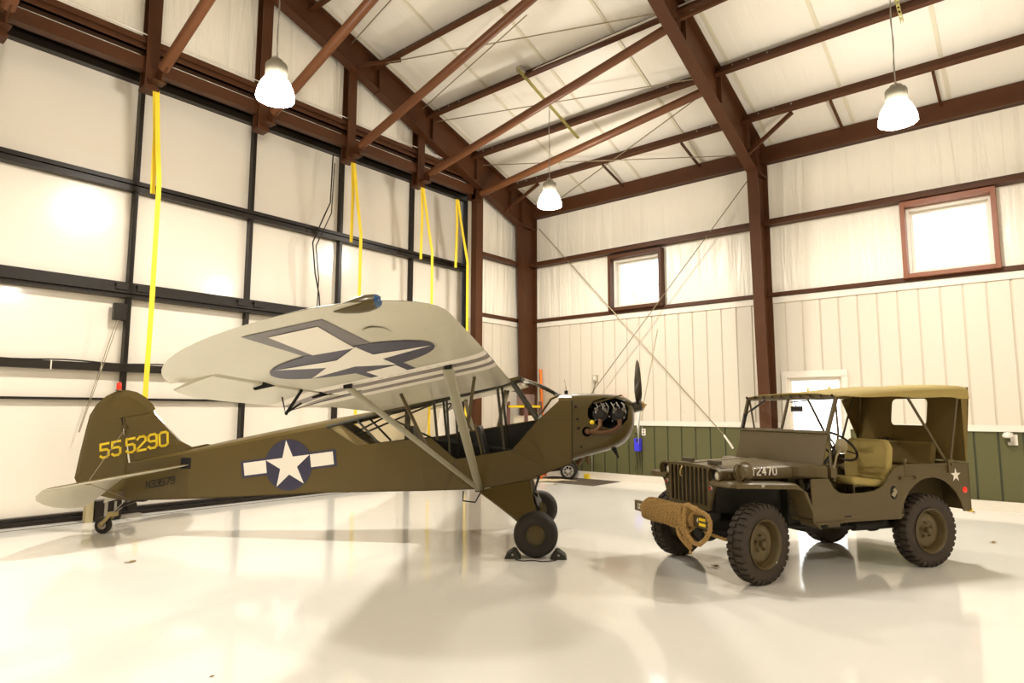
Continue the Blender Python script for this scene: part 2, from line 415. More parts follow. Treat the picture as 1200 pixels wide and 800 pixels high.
# floor sill line
b = MB(); b.box((DX0, YD - .25, 0.0), (DX1, YD - .235, .004)); struct(b.build('trim_4', M_DARK), 'dark expansion joint before the hangar door')

# ---- steel frame
def ibeam(name, pts, yc, label, fl_w=.2, web=.02, ft=.022, end=True):
    """pts: list of (inner (x,z), outer (x,z)); tapered I member in the xz plane"""
    mb = MB()
    a = [Vector((p[0][0], yc, p[0][1])) for p in pts]; c = [Vector((p[1][0], yc, p[1][1])) for p in pts]
    n = len(pts); vs = []
    for i in range(n):
        for s_ in (-web / 2, web / 2):
            vs += [a[i] + Vector((0, s_, 0)), c[i] + Vector((0, s_, 0))]
    fs = []
    for i in range(n - 1):
        o = i * 4; fs += [(o, o + 4, o + 5, o + 1), (o + 2, o + 3, o + 7, o + 6)]
    mb.add(vs, fs)
    for line, sgn in ((a, 1), (c, -1)):
        for i in range(n - 1):
            p, q = line[i], line[i + 1]; d = (q - p).normalized()
            mid = (a[i] + c[i]) / 2; nrm = Vector((-d.z, 0, d.x))
            if nrm.dot(mid - p) > 0: nrm = -nrm
            off = nrm * (-ft / 2)
            e = d * ft * .5
            mb.bar(p + off - e, q + off + e, fl_w, ft, nrm)
    o = mb.build(name, M_STEEL); return struct(o, label)
def frame(yc, nm):
    # column: leaning inner flange, vertical outer flange
    ibeam('column', [((12.02, 0.0), (12.38, 0.0)), ((11.80, 6.0), (12.38, 6.0)), ((11.80, 6.0), (12.38, 6.5))][:2], yc, 'tapered brown steel column %s' % nm)
    pts = []
    for x, dep in ((11.80, .80), (9.3, .70), (6.6, .56), (3.5, .56), (1.0, .62)):
        zt = roofz(x) - .02; pts.append(((x, zt - dep), (x, zt)))
    pts2 = [((12.38, 6.0), (12.38, roofz(12.38) - .02))]
    ibeam('rafter_beam', pts, yc, 'sloping brown steel rafter %s' % nm)
    # knee block: web panel, end plates and stiffeners
    mb = MB()
    mb.prism([(11.80, 5.98), (12.38, 5.98), (12.38, roofz(12.38) - .03), (11.80, roofz(11.8) - .03)], (0, yc - .01, 0), (1, 0, 0), (0, 0, 1), (0, .02, 0))
    mb.box((11.80, yc - .1, 5.97), (12.38, yc + .1, 6.0)); mb.box((11.79, yc - .1, 5.98), (11.815, yc + .1, roofz(11.8) - .03)); mb.box((12.36, yc - .1, 5.98), (12.385, yc + .1, roofz(12.38) - .04))
    mb.bar((11.8, yc, roofz(11.8) - .03), (12.38, yc, roofz(12.38) - .03), .2, .022, (.3163, 0, .9487))
    struct(mb.build('knee_beam', M_STEEL), 'bolted knee joint %s' % nm)
    mb = MB()
    for x in (8.84, 10.2, 11.41, 7.42):
        zt = roofz(x) - .03; mb.box((x - .01, yc - .09, zt - .62), (x + .01, yc + .09, zt))
    struct(mb.build('stiffener_beam', M_STEEL), 'web stiffeners of the rafter %s' % nm)
frame(9.60, 'by the hangar door'); frame(3.97, 'nearest the jeep'); frame(-1.66, 'beside the viewer')
# left slope rafters of the same frames, out of view
for yc in (9.60, 3.97, -1.66):
    ibeam('rafter_beam', [((1.0, roofz(1) - .64), (1.0, roofz(1) - .02)), ((XL + .3, roofz(XL + .3) - .7), (XL + .3, roofz(XL + .3) - .02))], yc, 'brown steel rafter of the far roof slope')
PUR = [11.41, 10.20, 8.84, 7.42, 6.0, 4.6, 3.2, 1.8]
BAYS = [(YB, -1.68), (-1.64, 3.95), (3.99, 9.58)]
sl = Vector((.9487, 0, -.3163)); nn = Vector((.3163, 0, .9487))
for i, x in enumerate(PUR):
    for y0, y1 in BAYS:
        c = Vector((x, 0, roofz(x) - .012)); mb = MB()
        def pr(a, d): return c + sl * a - nn * d
        poly = [(0, 0), (.075, 0), (.075, .02), (.075, .022), (.011, .022), (.011, .2), (-.075, .2), (-.075, .225), (-.089, .225), (-.089, .178), (-.011, .178), (-.011, .022), (-.011, 0)]
        p0 = c + Vector((0, y0, 0)); mb.prism(poly, p0, sl, -nn, (0, y1 - y0, 0))
        mb.cur = 1
        for yb in (y0 + .28, y0 + .55, y0 + .85, y1 - .28, y1 - .55, y1 - .85):
            for a_, dd in ((-.016, .06), (-.016, .16)):
                q = pr(a_, dd) + Vector((0, yb, 0)); mb.bar(q, q - sl * .012, .022, .022, (0, 1, 0))
        struct(mb.build('purlin_beam', [M_STEEL, M_ALU]), 'brown steel roof purlin')
for x in (-.4, -1.8, -3.2, -4.6, -6, -7.4, -8.8):
    mb = MB(); mb.box((x - .04, YB, roofz(x) - .22), (x + .04, 9.58, roofz(x) - .01)); struct(mb.build('purlin_beam', M_STEEL), 'purlin of the far roof slope')
# eave strut, girts of the side wall, per bay
for y0, y1 in BAYS:
    mb = MB(); mb.prism([(12.22, 6.25), (12.39, 6.25), (12.39, 6.275), (12.245, 6.275), (12.245, 6.33), (12.22, 6.33)], (0, y0, 0), (1, 0, 0), (0, 0, 1), (0, y1 - y0, 0)); mb.box((12.30, y0, 6.25), (12.33, y1, 6.60))
    struct(mb.build('eave_beam', M_STEEL), 'brown steel eave strut above the side wall')
    mb = MB(); mb.prism([(12.19, 5.02), (12.40, 5.02), (12.40, 5.18), (12.38, 5.18), (12.38, 5.045), (12.21, 5.045), (12.21, 5.09), (12.19, 5.09)], (0, y0, 0), (1, 0, 0), (0, 0, 1), (0, y1 - y0, 0))
    struct(mb.build('girt_beam', M_STEEL), 'upper brown wall girt above the windows')
    mb = MB(); mb.box((12.33, y0, 3.665), (12.42, y1, 3.735)); struct(mb.build('girt_beam', M_STEEL), 'lower brown wall girt below the windows')
# end wall girts right of the jamb
mb = MB(); mb.prism([(YE - .21, 5.02), (YE, 5.02), (YE, 5.18), (YE - .02, 5.18), (YE - .02, 5.045), (YE - .19, 5.045), (YE - .19, 5.09), (YE - .21, 5.09)], (10.56, 0, 0), (0, 1, 0), (0, 0, 1), (1.3, 0, 0)); struct(mb.build('girt_beam', M_STEEL), 'upper girt of the end wall')
mb = MB(); mb.box((10.6, YE - .07, 3.665), (XR, YE + .01, 3.735)); struct(mb.build('girt_beam', M_STEEL), 'lower girt of the end wall')
# header beams across the door top and wind posts above
posts = [1.66 - 1.75 * i for i in range(5)][::-1] + [3.43, 5.16, 6.90, 8.64]
mb = MB(); mb.box((XL, 9.70, 6.40), (10.3, 9.84, 6.43)); mb.box((XL, 9.70, 6.43), (10.3, 9.72, 6.56)); mb.box((XL, 9.70, 6.56), (10.3, 9.84, 6.585)); struct(mb.build('header_beam', M_STEEL), 'lower brown header beam over the hangar door')
mb = MB(); mb.box((XL, 9.70, 6.67), (10.6, 9.84, 6.695)); mb.box((XL, 9.70, 6.67), (10.6, 9.725, 6.74)); mb.box((XL, 9.74, 6.74), (10.6, 9.84, 6.80)); mb.box((XL, 9.70, 6.80), (10.6, 9.84, 6.885)); struct(mb.build('header_beam', M_STEEL), 'upper brown header beam over the hangar door')
mb = MB(); mb.tube([(x, 9.69, 6.925 + .01 * math.sin(x * 3)) for x in [XL + .5 * i for i in range(42)]], .009, 6); tag(mb.build('header_cable', M_TRIMW, smooth=True), 'thin white cable running along the upper header beam over the hangar door', 'cable')
for i, x in enumerate(posts):
    zt = roofz(x + .1) if x < 1 else roofz(x + .1)
    mb = MB(); mb.box((x - .09, 9.64, 6.12), (x + .09, 9.66, zt)); mb.box((x - .01, 9.66, 6.12), (x + .01, 9.83, zt)); mb.box((x - .09, 9.81, 6.12), (x + .09, 9.83, zt)); mb.box((x - .10, 9.62, 6.10), (x + .10, 9.84, 6.14))
    struct(mb.build('post_column', M_STEEL), 'brown wind post above the hangar door')
mb = MB(); mb.box((10.30, 9.62, 0), (10.52, 9.65, 6.6)); mb.box((10.30, 9.65, 0), (10.325, 9.78, 6.6)); mb.box((10.325, 9.76, 0), (10.50, 9.78, 6.6)); mb.box((10.495, 9.65, 0), (10.52, 9.9, 6.6)); mb.box((10.30, 9.65, 6.3), (10.52, 9.9, roofz(10.4) - .6))
struct(mb.build('jamb_column', M_STEEL), 'brown jamb column at the end of the hangar door')
# round brace pipes from the header back up to the roof
tubes = [(1.70, 1.95), (3.50, 3.85), (5.22, 5.48), (6.96, 7.12), (8.70, 8.86), (10.27, 10.27)]
labs = ['cut by the left edge of the view', 'passing left of the left pendant lamp', 'ending behind the left pendant lamp', 'crossing the end rafter highest up', 'crossing the end rafter halfway down', 'starting at the jamb column']
for (xa, xb), lb in zip(tubes, labs):
    A = Vector((xa, 9.56, 6.33)); B = Vector((xb, 4.12, roofz(xb) - .27)); d = (B - A).normalized()
    mb = MB(); mb.tube([A + d * .12, B], .075, 20)
    o = mb.build('brace_pipe', M_STEELT, smooth=True); tag(o, 'round brown brace pipe ' + lb, 'brace', 'roof brace pipes')
    mb = MB(); mb.bar(A - d * .02, A + d * .22, .02, .17, (0, 0, 1)); mb.box((xa - .12, 9.46, 6.18), (xa + .06, 9.62, 6.20)); mb.box((xa - .012, 9.44, 6.2), (xa + .012, 9.62, 6.40)); mb.build('gusset', M_STEEL, o)
# short angle braces at rafter knees
for x0, y0, z0, x1, y1, z1 in ((11.55, 3.97, 6.22, 11.41, 3.1, roofz(11.41) - .2), (8.5, 3.97, roofz(8.5) - .58, 8.84, 3.1, roofz(8.84) - .2), (11.2, 9.58, 6.16, 11.41, 8.7, roofz(11.41) - .2), (6.9, 9.5, roofz(6.9) - .5, 7.42, 8.9, roofz(7.42) - .2)):
    mb = MB(); mb.bar((x0, y0, z0), (x1, y1, z1), .06, .06); struct(mb.build('flange_beam', M_STEEL), 'short angle brace from rafter to purlin')
# sag angles between lowest purlin and eave
for y in (7.0, 5.2, 2.49, 1.02, -.6):
    a = Vector((11.45, y, roofz(11.45) - .16)); c = Vector((12.3, y, roofz(12.3) - .1)); mb = MB(); mb.bar(a, c, .04, .04); struct(mb.build('strut_beam', M_STEEL), 'thin brown strut between purlin and eave')

# bracing rods
def rod(name, a, c, r, label, grp, m=M_CABLE):
    mb = MB(); mb.tube([a, c], r, 8); o = mb.build(name, m, smooth=True); tag(o, label, 'bracing rod', grp); return o
r1 = rod('bracing_rod', (12.2, 9.3, 5.95), (12.2, 4.66, .86), .010, 'long diagonal wall rod running down to the right past the left window', 'wall bracing rods')
mb = MB(); mb.tube([(12.19, 4.83, 1.05), (12.19, 4.66, .80)], .018, 10); mb.build('turnbuckle', M_TRIMW, r1, smooth=True)
r2_ = rod('bracing_rod', (12.2, 3.99, 6.196), (12.2, 8.6, 1.05), .010, 'long diagonal wall rod running down to the left behind the engine', 'wall bracing rods')
for i, (a, c, lb) in enumerate([((7.14, 9.45, 8.02), (8.55, 4.15, 7.58), 'thin roof rod ending at the big rafter uppermost'), ((8.85, 9.45, 7.52), (10.05, 4.15, 7.16), 'thin roof rod crossing behind the middle pendant cable'),
                       ((10.33, 9.45, 7.03), (12.1, 4.2, 6.45), 'thin roof rod lowest beside the middle lamp'), ((6.7, 9.45, 8.26), (6.35, 7.6, 8.37), 'short thin roof rod highest on the end rafter'),
                       ((8.47, 9.45, 7.66), (7.69, 6.1, 7.92), 'thin roof rod slanting up from the end rafter'), ((12.1, 8.8, 6.45), (10.37, 4.25, 7.05), 'thin roof rod slanting up from the eave behind the middle lamp')]):
    rod('bracing_rod', a, c, .010, lb, 'roof bracing rods')

# windows
M_BROWNLIT = mat('window_channel_brown', (.23, .075, .030), .42)  # lighter copy of the steel brown; brighter light at right put into colour
for i, (y0, y1, z0, z1) in enumerate(WIN):
    wn = empty('window_%d' % (i + 1), (XR, (y0 + y1) / 2, z0)); struct(wn, ['square white framed window in a brown steel surround on the left', 'square white framed window in a brown steel surround on the right'][i])
    hw = (y1 - y0) / 2; hh = z1 - z0
    b = MB()
    for a, c in (((-.16, -hw, 0), (.02, -hw + .07, hh)), ((-.16, hw - .07, 0), (.02, hw, hh)), ((-.16, -hw + .07, 0), (.02, hw - .07, .07)), ((-.16, -hw + .07, hh - .09), (.02, hw - .07, hh))): b.box(a, c)
    b.build('surround', M_BROWNLIT if i else M_STEEL, wn, bevel=.004)
    b = MB()
    for a, c in (((0, -hw + .07, .07), (.24, -hw + .11, hh - .09)), ((0, hw - .11, .07), (.24, hw - .07, hh - .09)), ((0, -hw + .11, .07), (.24, hw - .11, .12)), ((0, -hw + .11, hh - .14), (.24, hw - .11, hh - .09)),
                 ((.13, -hw + .11, .12), (.18, -hw + .15, hh - .14)), ((.13, hw - .15, .12), (.18, hw - .11, hh - .14)), ((.13, -hw + .15, .12), (.18, hw - .15, .16)), ((.13, -hw + .15, hh - .18), (.18, hw - .15, hh - .14))): b.box(a, c)
    b.build('sash', M_TRIMW, wn)
    b = MB(); b.box((.15, -hw + .14, .15), (.16, hw - .14, hh - .17)); b.build('pane', M_GLASS, wn)

# glazed entrance door
dr = empty('door_1', (XR, 3.22, 0)); struct(dr, 'white framed glazed entrance door behind the jeep')
b = MB()
b.box((-.03, -.56, 0), (.05, -.46, 2.14)); b.box((-.03, .46, 0), (.05, .56, 2.14)); b.box((-.03, -.56, 2.12), (.05, .56, 2.24)); b.build('casing', M_TRIMW, dr, bevel=.006)
b = MB(); b.box((.04, -.48, 0.0), (.09, -.40, 2.13)); b.box((.04, .40, 0), (.09, .48, 2.13)); b.box((.04, -.40, 2.06), (.09, .40, 2.13)); b.box((.04, -.40, 0), (.09, .40, .22)); b.build('leaf_frame', M_TRIMW, dr, bevel=.004)
b = MB(); b.box((.06, -.41, .2), (.07, .41, 2.07)); b.build('pane', M_GLASS, dr)
b = MB(); b.tube([(.02, -.37, 1.0), (-.03, -.37, 1.0), (-.03, -.27, 1.0)], .012, 8); b.build('door_handle', M_CHROME, dr, smooth=True)

# ---- pendant lamps
M_LAMP = mat('lamp_globe', (1, .9, .75), .4, emit=((1.0, .945, .85), 95))
M_LAMPD = mat('lamp_opening', (1, .95, .85), .4, emit=((1.0, .945, .85), 380))
M_HOUS = mat('lamp_housing', (.26, .235, .18), .5)
def lamp(x, y, z, ztop, label):
    t = empty('pendant_lamp', (x, y, z)); tag(t, label, 'lamp', 'high bay pendant lamps')
    b = MB(); b.lathe([(.222, 0), (.226, .02), (.218, .07), (.195, .15), (.165, .215), (.125, .27), (.105, .285), (.0, .285)], n=36)
    gb = b.build('globe', M_LAMP, t, smooth=True)
    b = MB(); b.lathe([(.0, .010), (.221, .001)], n=36); b.build('opening', M_LAMPD, gb)
    b = MB(); b.lathe([(0, .262), (.124, .262), (.130, .27), (.130, .43), (.118, .452), (.080, .46), (.072, .50), (0, .50)], n=28); h = b.build('housing', M_HOUS, t, smooth=True)
    b = MB(); b.tube([(-.09, 0, .46), (-.05, 0, .53), (0, 0, .555), (.05, 0, .53), (.09, 0, .46)], .008, 6); b.tube([(0, .0, .49), (0, 0, .56)], .014, 8); b.build('hanger', M_ALU, h, smooth=True)
    n = int((ztop - z - .55) / .12); b = MB(); b.tube([(0, 0, .555), (0, 0, ztop - z)], .006, 6)
    b.tube([(.012 * math.cos(i * 1.1), .012 * math.sin(i * 1.1), .555 + i * .12) for i in range(n + 1)], .004, 5); b.build('cord', M_ALU, t)
    return t
LAMPS = [(3.88, 7.0, 5.28, 'glowing pendant lamp at the left, in front of the hangar door header'),
         (9.45, 6.95, 5.33, 'glowing pendant lamp in the middle, in front of the corner column'),
         (9.25, 1.235, 5.20, 'glowing pendant lamp at the right, above the jeep'),
         (-1.8, 6.95, 5.3, 'pendant lamp beyond the left edge near the hangar door'), (-1.8, 1.235, 5.3, 'pendant lamp left of the viewer'),
         (5.4, -5.2, 5.3, 'pendant lamp behind the viewer')]
for x, y, z, lb in LAMPS: lamp(x, y, z, roofz(x) - .28, lb)
# slotted channels that carry the lamps
M_CHAN = mat('slotted_channel', (.52, .46, .16), .45, metal=.4)
for x, y, lb in ((9.45, 6.95, 'greenish slotted channel across two purlins over the middle lamp'), (9.25, 1.235, 'greenish slotted channel across two purlins over the right lamp'), (3.88, 7.0, 'slotted channel over the left lamp')):
    a = Vector((x - .95, y, roofz(x - .95) - .25)); c = Vector((x + 1.0, y, roofz(x + 1.0) - .25)); mb = MB(); d = (c - a)
    for s_ in (-1, 1): mb.bar(a + Vector((0, s_ * .018, 0)), c + Vector((0, s_ * .018, 0)), .005, .04)
    for i in range(24): p = a + d * (i / 24); mb.bar(p + nn * .015, p + d * (1 / 40) + nn * .015, .036, .005, nn)
    o = mb.build('lamp_channel', M_CHAN); tag(o, lb, 'channel')
    b = MB(); b.box((x - .92, y - .05, roofz(x - .92) - .26), (x - .78, y + .07, roofz(x - .92) - .16)); b.build('junction_box', M_ALU, o, bevel=.005)
mb = MB(); x = 8.76
mb.tube([(x, 7.02, roofz(x) - .2), (x - .02, 6.7, roofz(x) - .14), (x - .02, 4.2, roofz(x) - .12), (x - .02, 1.4, roofz(x) - .12)], .012, 6); mb.tube([(x + .1, 6.95, roofz(x) - .25), (x - .04, 6.3, roofz(x) - .17), (x - .03, 4.2, roofz(x) - .15)], .010, 6)
tag(mb.build('lamp_cable', M_TRIMW, smooth=True), 'white electrical cables along the purlin above the middle lamp', 'cable')

# ---- yellow ratchet straps hanging on the door
def ystrap(xt, xg, label):
    t = empty('lifting_strap', (xt, 9.66, 6.12)); tag(t, label, 'strap', 'yellow lifting straps on the hangar door')
    yo = .62
    b = MB(); strip(b, [(0, 0, 0), (.01, .28, -.72), (.02, yo - .08, -1.30), (.03, yo, -1.42)], .055, .006, (1, 0, 0)) if False else None
    # each strand: flat ribbon facing the room
    def rib(mb, pts, w=.068):
        for p, q in zip(pts, pts[1:]):
            p = Vector(p); q = Vector(q); mb.bar(p, q, w, .005, (0, 1, 0))
    b = MB(); rib(b, [(-.01, 0, 0), (.04, .03, -.6), (.08, .10, -1.5)]); b.build('short_strand', M_STRAP, t)
    b = MB(); rib(b, [(.015, -.01, 0), (xg * .55, -.02, -.75), (xg, -.03, -1.35), (xg + .005, -.03, -3.2), (xg - .01, -.01, -5.85)]); b.build('long_strand', M_STRAP, t)
    b = MB(); b.tube([(0, -.01, .08), (-.03, -.01, -.01), (.03, -.01, -.01)], .01, 6, closed=True); b.build('ring', M_BLACK, t)
    return t
ystrap(3.50, .11, 'yellow strap nearest the left edge, falling behind the airplane tail')
ystrap(6.96, .20, 'yellow strap falling behind the top of the wing beside the black wire')
ystrap(8.69, .28, 'yellow strap third along the hangar door')
ystrap(9.71, .32, 'yellow strap nearest the corner column')
b = MB(); b.tube([(6.86, 10.16, 6.35), (6.82, 10.14, 5.4), (6.64, 10.12, 5.0), (6.45, 10.1, 4.55), (6.52, 10.1, 4.0), (6.62, 10.1, 3.6), (6.66, 10.12, 3.3)], .013, 8); b.tube([(6.90, 10.16, 6.2), (6.85, 10.14, 5.2), (6.52, 10.1, 4.5), (6.6, 10.1, 3.9), (6.60, 10.12, 3.3)], .010, 8)
tag(b.build('hanging_cable', M_BLACK, smooth=True), 'black cable looping down the hangar door', 'cable')

# ================================================================== AIRPLANE (x forward, y to its left, z up, level ground frame, origin under the axle)
PX, PY, PTH = 6.126, 4.695, R(-54.09)
ap = empty('airplane', (PX, PY, 0), PTH)
tag(ap, 'olive high-wing liaison airplane with grey underside and white star insignia', 'airplane')
def fw_(x): return .34 if x > -1.3 else .34 + (x + 1.3) * (.30 / 3.9)
from mathutils.geometry import tessellate_polygon
def sheet(mb, poly, side, off=0.0, th=.012):
    """side sheet: polygon in (x,z) laid on y = side*(w(x)+off)"""
    P = [Vector((x, 0, z)) for x, z in poly]; n = len(P)
    tris = tessellate_polygon([[Vector((x, z, 0)) for x, z in poly]])
    A = [(p.x, side * (fw_(p.x) + off), p.z) for p in P]; B = [(p.x, side * (fw_(p.x) + off - th), p.z) for p in P]
    mb.add(A + B, [tuple(t) for t in tris] + [tuple(n + i for i in reversed(t)) for t in tris] + [(i, (i + 1) % n, n + (i + 1) % n, n + i) for i in range(n)])
front = [(-1.3, .592), (-.654, .618), (-.09, .723), (.396, .922), (.396, 1.62), (.25, 1.62), (.01, 1.40), (-.286, 1.061), (-.932, .951), (-1.222, 1.191), (-1.3, 1.183)]
rear = [(-5.05, .40), (-3.77, .465), (-2.385, .553), (-1.3, .592), (-1.3, 1.183), (-1.677, 1.149), (-2.12, 1.096), (-2.484, 1.312), (-3.155, 1.187), (-3.8, 1.065), (-4.25, .985), (-5.05, .85)]
b = MB()
front_port = [p for p in front if p not in ((-.286, 1.061), (-.932, .951))]
for s_ in (-1, 1): sheet(b, front if s_ < 0 else front_port, s_); sheet(b, rear, s_)
# belly and top deck
bot = [(-5.05, .40), (-3.77, .465), (-2.385, .553), (-1.3, .592), (-.654, .618), (-.09, .723), (.396, .922)]
secs = [[(x, -fw_(x), z), (x, fw_(x), z), (x, fw_(x), z + .012), (x, -fw_(x), z + .012)] for x, z in bot]; b.loft([[Vector(p) for p in s_] for s_ in secs])
deck = [(-5.05, .85, .86), (-4.25, .985, 1.035), (-3.8, 1.065, 1.135), (-3.155, 1.187, 1.27), (-2.484, 1.312, 1.405), (-1.86, 1.468, 1.52)]
secs = []
for x, zl, zs in deck:
    w_ = fw_(x); row = [(-1, 0), (-.85, .45), (-.5, .82), (0, 1), (.5, .82), (.85, .45), (1, 0)]
    secs.append([Vector((x, w_ * a, zl + (zs - zl) * c)) for a, c in row] + [Vector((x, w_ * a * .97, zl + (zs - zl) * c - .012)) for a, c in reversed(row)])
b.loft(secs)
# boot cowl arch and firewall
secs = []
for x in (.25, .30, .396):
    row = [(-1, 0), (-.93, .035), (-.72, .062), (-.4, .078), (0, .085), (.4, .078), (.72, .062), (.93, .035), (1, 0)]
    secs.append([Vector((x, .34 * a, 1.62 + c * (.9 if x < .3 else 1))) for a, c in row] + [Vector((x, .33 * a, 1.605 + c)) for a, c in reversed(row)])
b.loft(secs)
b.box((.38, -.335, .93), (.39, .335, 1.62))
fus = b.build('fuselage', M_OLIVE, ap, smooth=True, auto=25)
# fabric stringer and seam lines on the side
for s_ in (-1, 1):
    for pts in ([(.396, 1.40), (-.0, 1.39)], [(-.286, 1.061), (.10, .86), (.02, .79)], [(-1.05, .60), (-.932, .951)]):
        b = MB()
        for p, q in zip(pts, pts[1:]): b.bar((p[0], s_ * (fw_(p[0]) + .001), p[1]), (q[0], s_ * (fw_(q[0]) + .001), q[1]), .004, .012, (0, 0, 1))
        b.build('seam', M_OLIVE2, fus)
b = MB(); b.tube([(.397, -.342, .93), (.397, -.342, 1.62)], .005, 6); b.build('seam', M_DARK, fus)
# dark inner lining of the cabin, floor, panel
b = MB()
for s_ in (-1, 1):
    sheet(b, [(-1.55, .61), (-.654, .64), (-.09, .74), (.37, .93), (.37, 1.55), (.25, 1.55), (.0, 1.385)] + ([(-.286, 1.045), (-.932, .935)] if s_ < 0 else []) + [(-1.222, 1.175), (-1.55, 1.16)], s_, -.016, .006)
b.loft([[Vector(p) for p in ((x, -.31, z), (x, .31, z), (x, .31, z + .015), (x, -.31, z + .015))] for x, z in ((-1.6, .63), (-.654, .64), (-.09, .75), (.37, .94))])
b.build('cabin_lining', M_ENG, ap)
b = MB(); b.prism([(-.30, 1.08), (.30, 1.08), (.30, 1.40), (.18, 1.47), (-.18, 1.47), (-.30, 1.40)], (.02, 0, 0), (0, 1, 0), (0, 0, 1), (.03, 0, 0)); pan = b.build('instrument_panel', M_ENG, ap)
for y, z, r_ in ((-.17, 1.36, .045), (-.05, 1.38, .045), (.08, 1.38, .045), (.19, 1.35, .04), (-.1, 1.25, .035), (.1, 1.25, .035)):
    b = MB(); b.lathe([(0, -.012), (r_ * .8, -.012), (r_, -.008), (r_, .0)], (.02, y, z), 'x', 20); b.build('dial', M_ALU, pan, smooth=True)
# seats and stick
def seat(x, nm):
    s_ = MB(); s_.box((x - .22, -.20, .86), (x + .24, .20, .93)); s_.prism([(x - .20, .90), (x - .14, .90), (x - .26, 1.33), (x - .32, 1.32)], (0, -.20, 0), (1, 0, 0), (0, 0, 1), (0, .40, 0))
    o = s_.build('pilot_seat', M_ENG, ap, bevel=.03)
    f_ = MB()
    for yy in (-.2, .2): f_.tube([(x - .2, yy, .65), (x - .2, yy, .9), (x - .31, yy, 1.35)], .012, 8); f_.tube([(x + .22, yy, .65), (x + .22, yy, .87)], .012, 8); f_.tube([(x - .2, yy, .85), (x + .22, yy, .85)], .010, 8)
    f_.tube([(x, -.2, .85), (x, .2, .85)], .01, 8); f_.build('seat_frame', M_OLIVE2, o, smooth=True)
    return o
seat(-.42, 'front'); seat(-1.22, 'rear')
for x in (-.10, -.92):
    b = MB(); b.tube([(x, 0, .65), (x - .03, 0, .95), (x - .02, 0, 1.17)], .012, 8); b.lathe([(0, 1.16), (.02, 1.165), (.02, 1.25), (0, 1.26)], (x - .02, 0, 0), 'z', 10); b.build('control_stick', M_BLACK, ap, smooth=True)
# cabin tubes
b = MB(); T = []
for s_ in (-1, 1):
    w_ = .325 * s_
    T += [[(-2.484, .25 * s_, 1.312), (-1.84, .298 * s_, 1.473), (-.19, w_, 1.887)], [(-.30, w_, 1.84), (-.0, w_, 1.40)], [(-.46, w_, 1.80), (-.375, w_, 1.06)], [(-1.198, w_, 1.62), (-1.15, w_, 1.17)], [(-1.05, w_, 1.66), (-1.0, w_, .98)],
          [(-2.12, .275 * s_, 1.40), (-1.85, .29 * s_, 1.13)]]
rad = [.020, .024, .016, .016, .014, .014]
for i, t_ in enumerate(T): b.tube(t_, rad[i % 6], 8)
b.tube([(-1.84, -.29, 1.47), (-1.3, .3, 1.15)], .012, 8); b.tube([(-2.3, -.25, 1.13), (-1.3, .30, 1.60)], .012, 8); b.tube([(-1.84, .29, 1.47), (-2.4, -.2, 1.12)], .012, 8)
b.tube([(-.19, -.33, 1.885), (-.19, .33, 1.885)], .016, 8); b.tube([(-1.84, -.3, 1.47), (-1.84, .3, 1.47)], .014, 8)
b.build('cabin_frame', mat('cabin_tube_dark', (.032, .027, .012), .4), ap, smooth=True)
b = MB(); sheet(b, [(-2.484, 1.312), (-2.12, 1.096), (-1.98, 1.113), (-2.33, 1.348)], -1, -.02, .05); sheet(b, [(-2.484, 1.312), (-2.12, 1.096), (-1.98, 1.113), (-2.33, 1.348)], 1, -.02, .05)
b.build('rear_window_frame', mat('window_frame_tan', (.34, .26, .12), .5), ap)
# dark wing root fairing rail seen along the cabin top
b = MB()
for s_ in (-1, 1): b.bar((-1.92, .33 * s_, 1.462), (-.20, .345 * s_, 1.880), .012, .030)
b.build('wing_root_rail', M_OLIVE2, ap)
# glazing
b = MB()
for s_ in (-1, 1): sheet(b, [(-2.35, 1.335), (-2.12, 1.10), (-1.677, 1.153), (-1.30, 1.187), (-1.22, 1.60), (-1.84, 1.46)], s_, -.012, .003); 
b.build('rear_side_window', M_PLEXI, ap)
b = MB(); b.add([(-1.84, -.29, 1.475), (-1.84, .29, 1.475), (-.2, .32, 1.893), (-.2, -.32, 1.893)], [(0, 1, 2, 3)]); b.build('skylight', M_PLEXI, ap)
top = []; low = []
for i in range(13):
    t_ = i / 12; y = -.335 + .67 * t_; e = abs(y) / .335
    top.append((-.20 + .02 * (1 - e * e), y * .98, 1.888 + .012 * (1 - e ** 2)))
    low.append((.27 - .28 * e ** 5, y, 1.70 - .07 * e ** 3 - .23 * e ** 14))
b = MB(); rows = []
for k in range(7):
    f_ = k / 6; rows.append([Vector(a).lerp(Vector(c), f_) + Vector((.5, 0, .7)) * .022 * math.sin(PI * f_) for a, c in zip(top, low)])
b.loft(rows, False, False, closed=False); b.build('windshield', M_PLEXI, ap, smooth=True)
b = MB(); b.tube(low, .009, 6); b.build('windshield_trim', M_OLIVE2, ap, smooth=True)

# ---- cowling with engine openings
def se(n, hw, hh, e):
    out = []
    for j in range(n):
        t_ = 2 * PI * j / n; c, s_ = math.cos(t_), math.sin(t_)
        out.append((math.copysign(abs(c) ** (2 / e), c) * hw, math.copysign(abs(s_) ** (2 / e), s_) * hh))
    return out
cs = [(.396, .93, 1.70, .342, 6), (.50, .965, 1.703, .342, 6), (.65, 1.005, 1.703, .34, 5.5), (.80, 1.045, 1.700, .335, 5), (.92, 1.085, 1.692, .315, 4), (1.00, 1.125, 1.675, .285, 3.4), (1.06, 1.18, 1.65, .245, 3), (1.10, 1.24, 1.625, .20, 2.6), (1.125, 1.31, 1.60, .15, 2.4)]
b = MB(); b.loft([[Vector((x, a, (z0 + z1) / 2 + c)) for a, c in se(48, hw, (z1 - z0) / 2, e)] for x, z0, z1, hw, e in cs])
b.cur = 0
cowl = b.build('cowling', [M_OLIVE2, M_DARK], ap, smooth=True, auto=50)
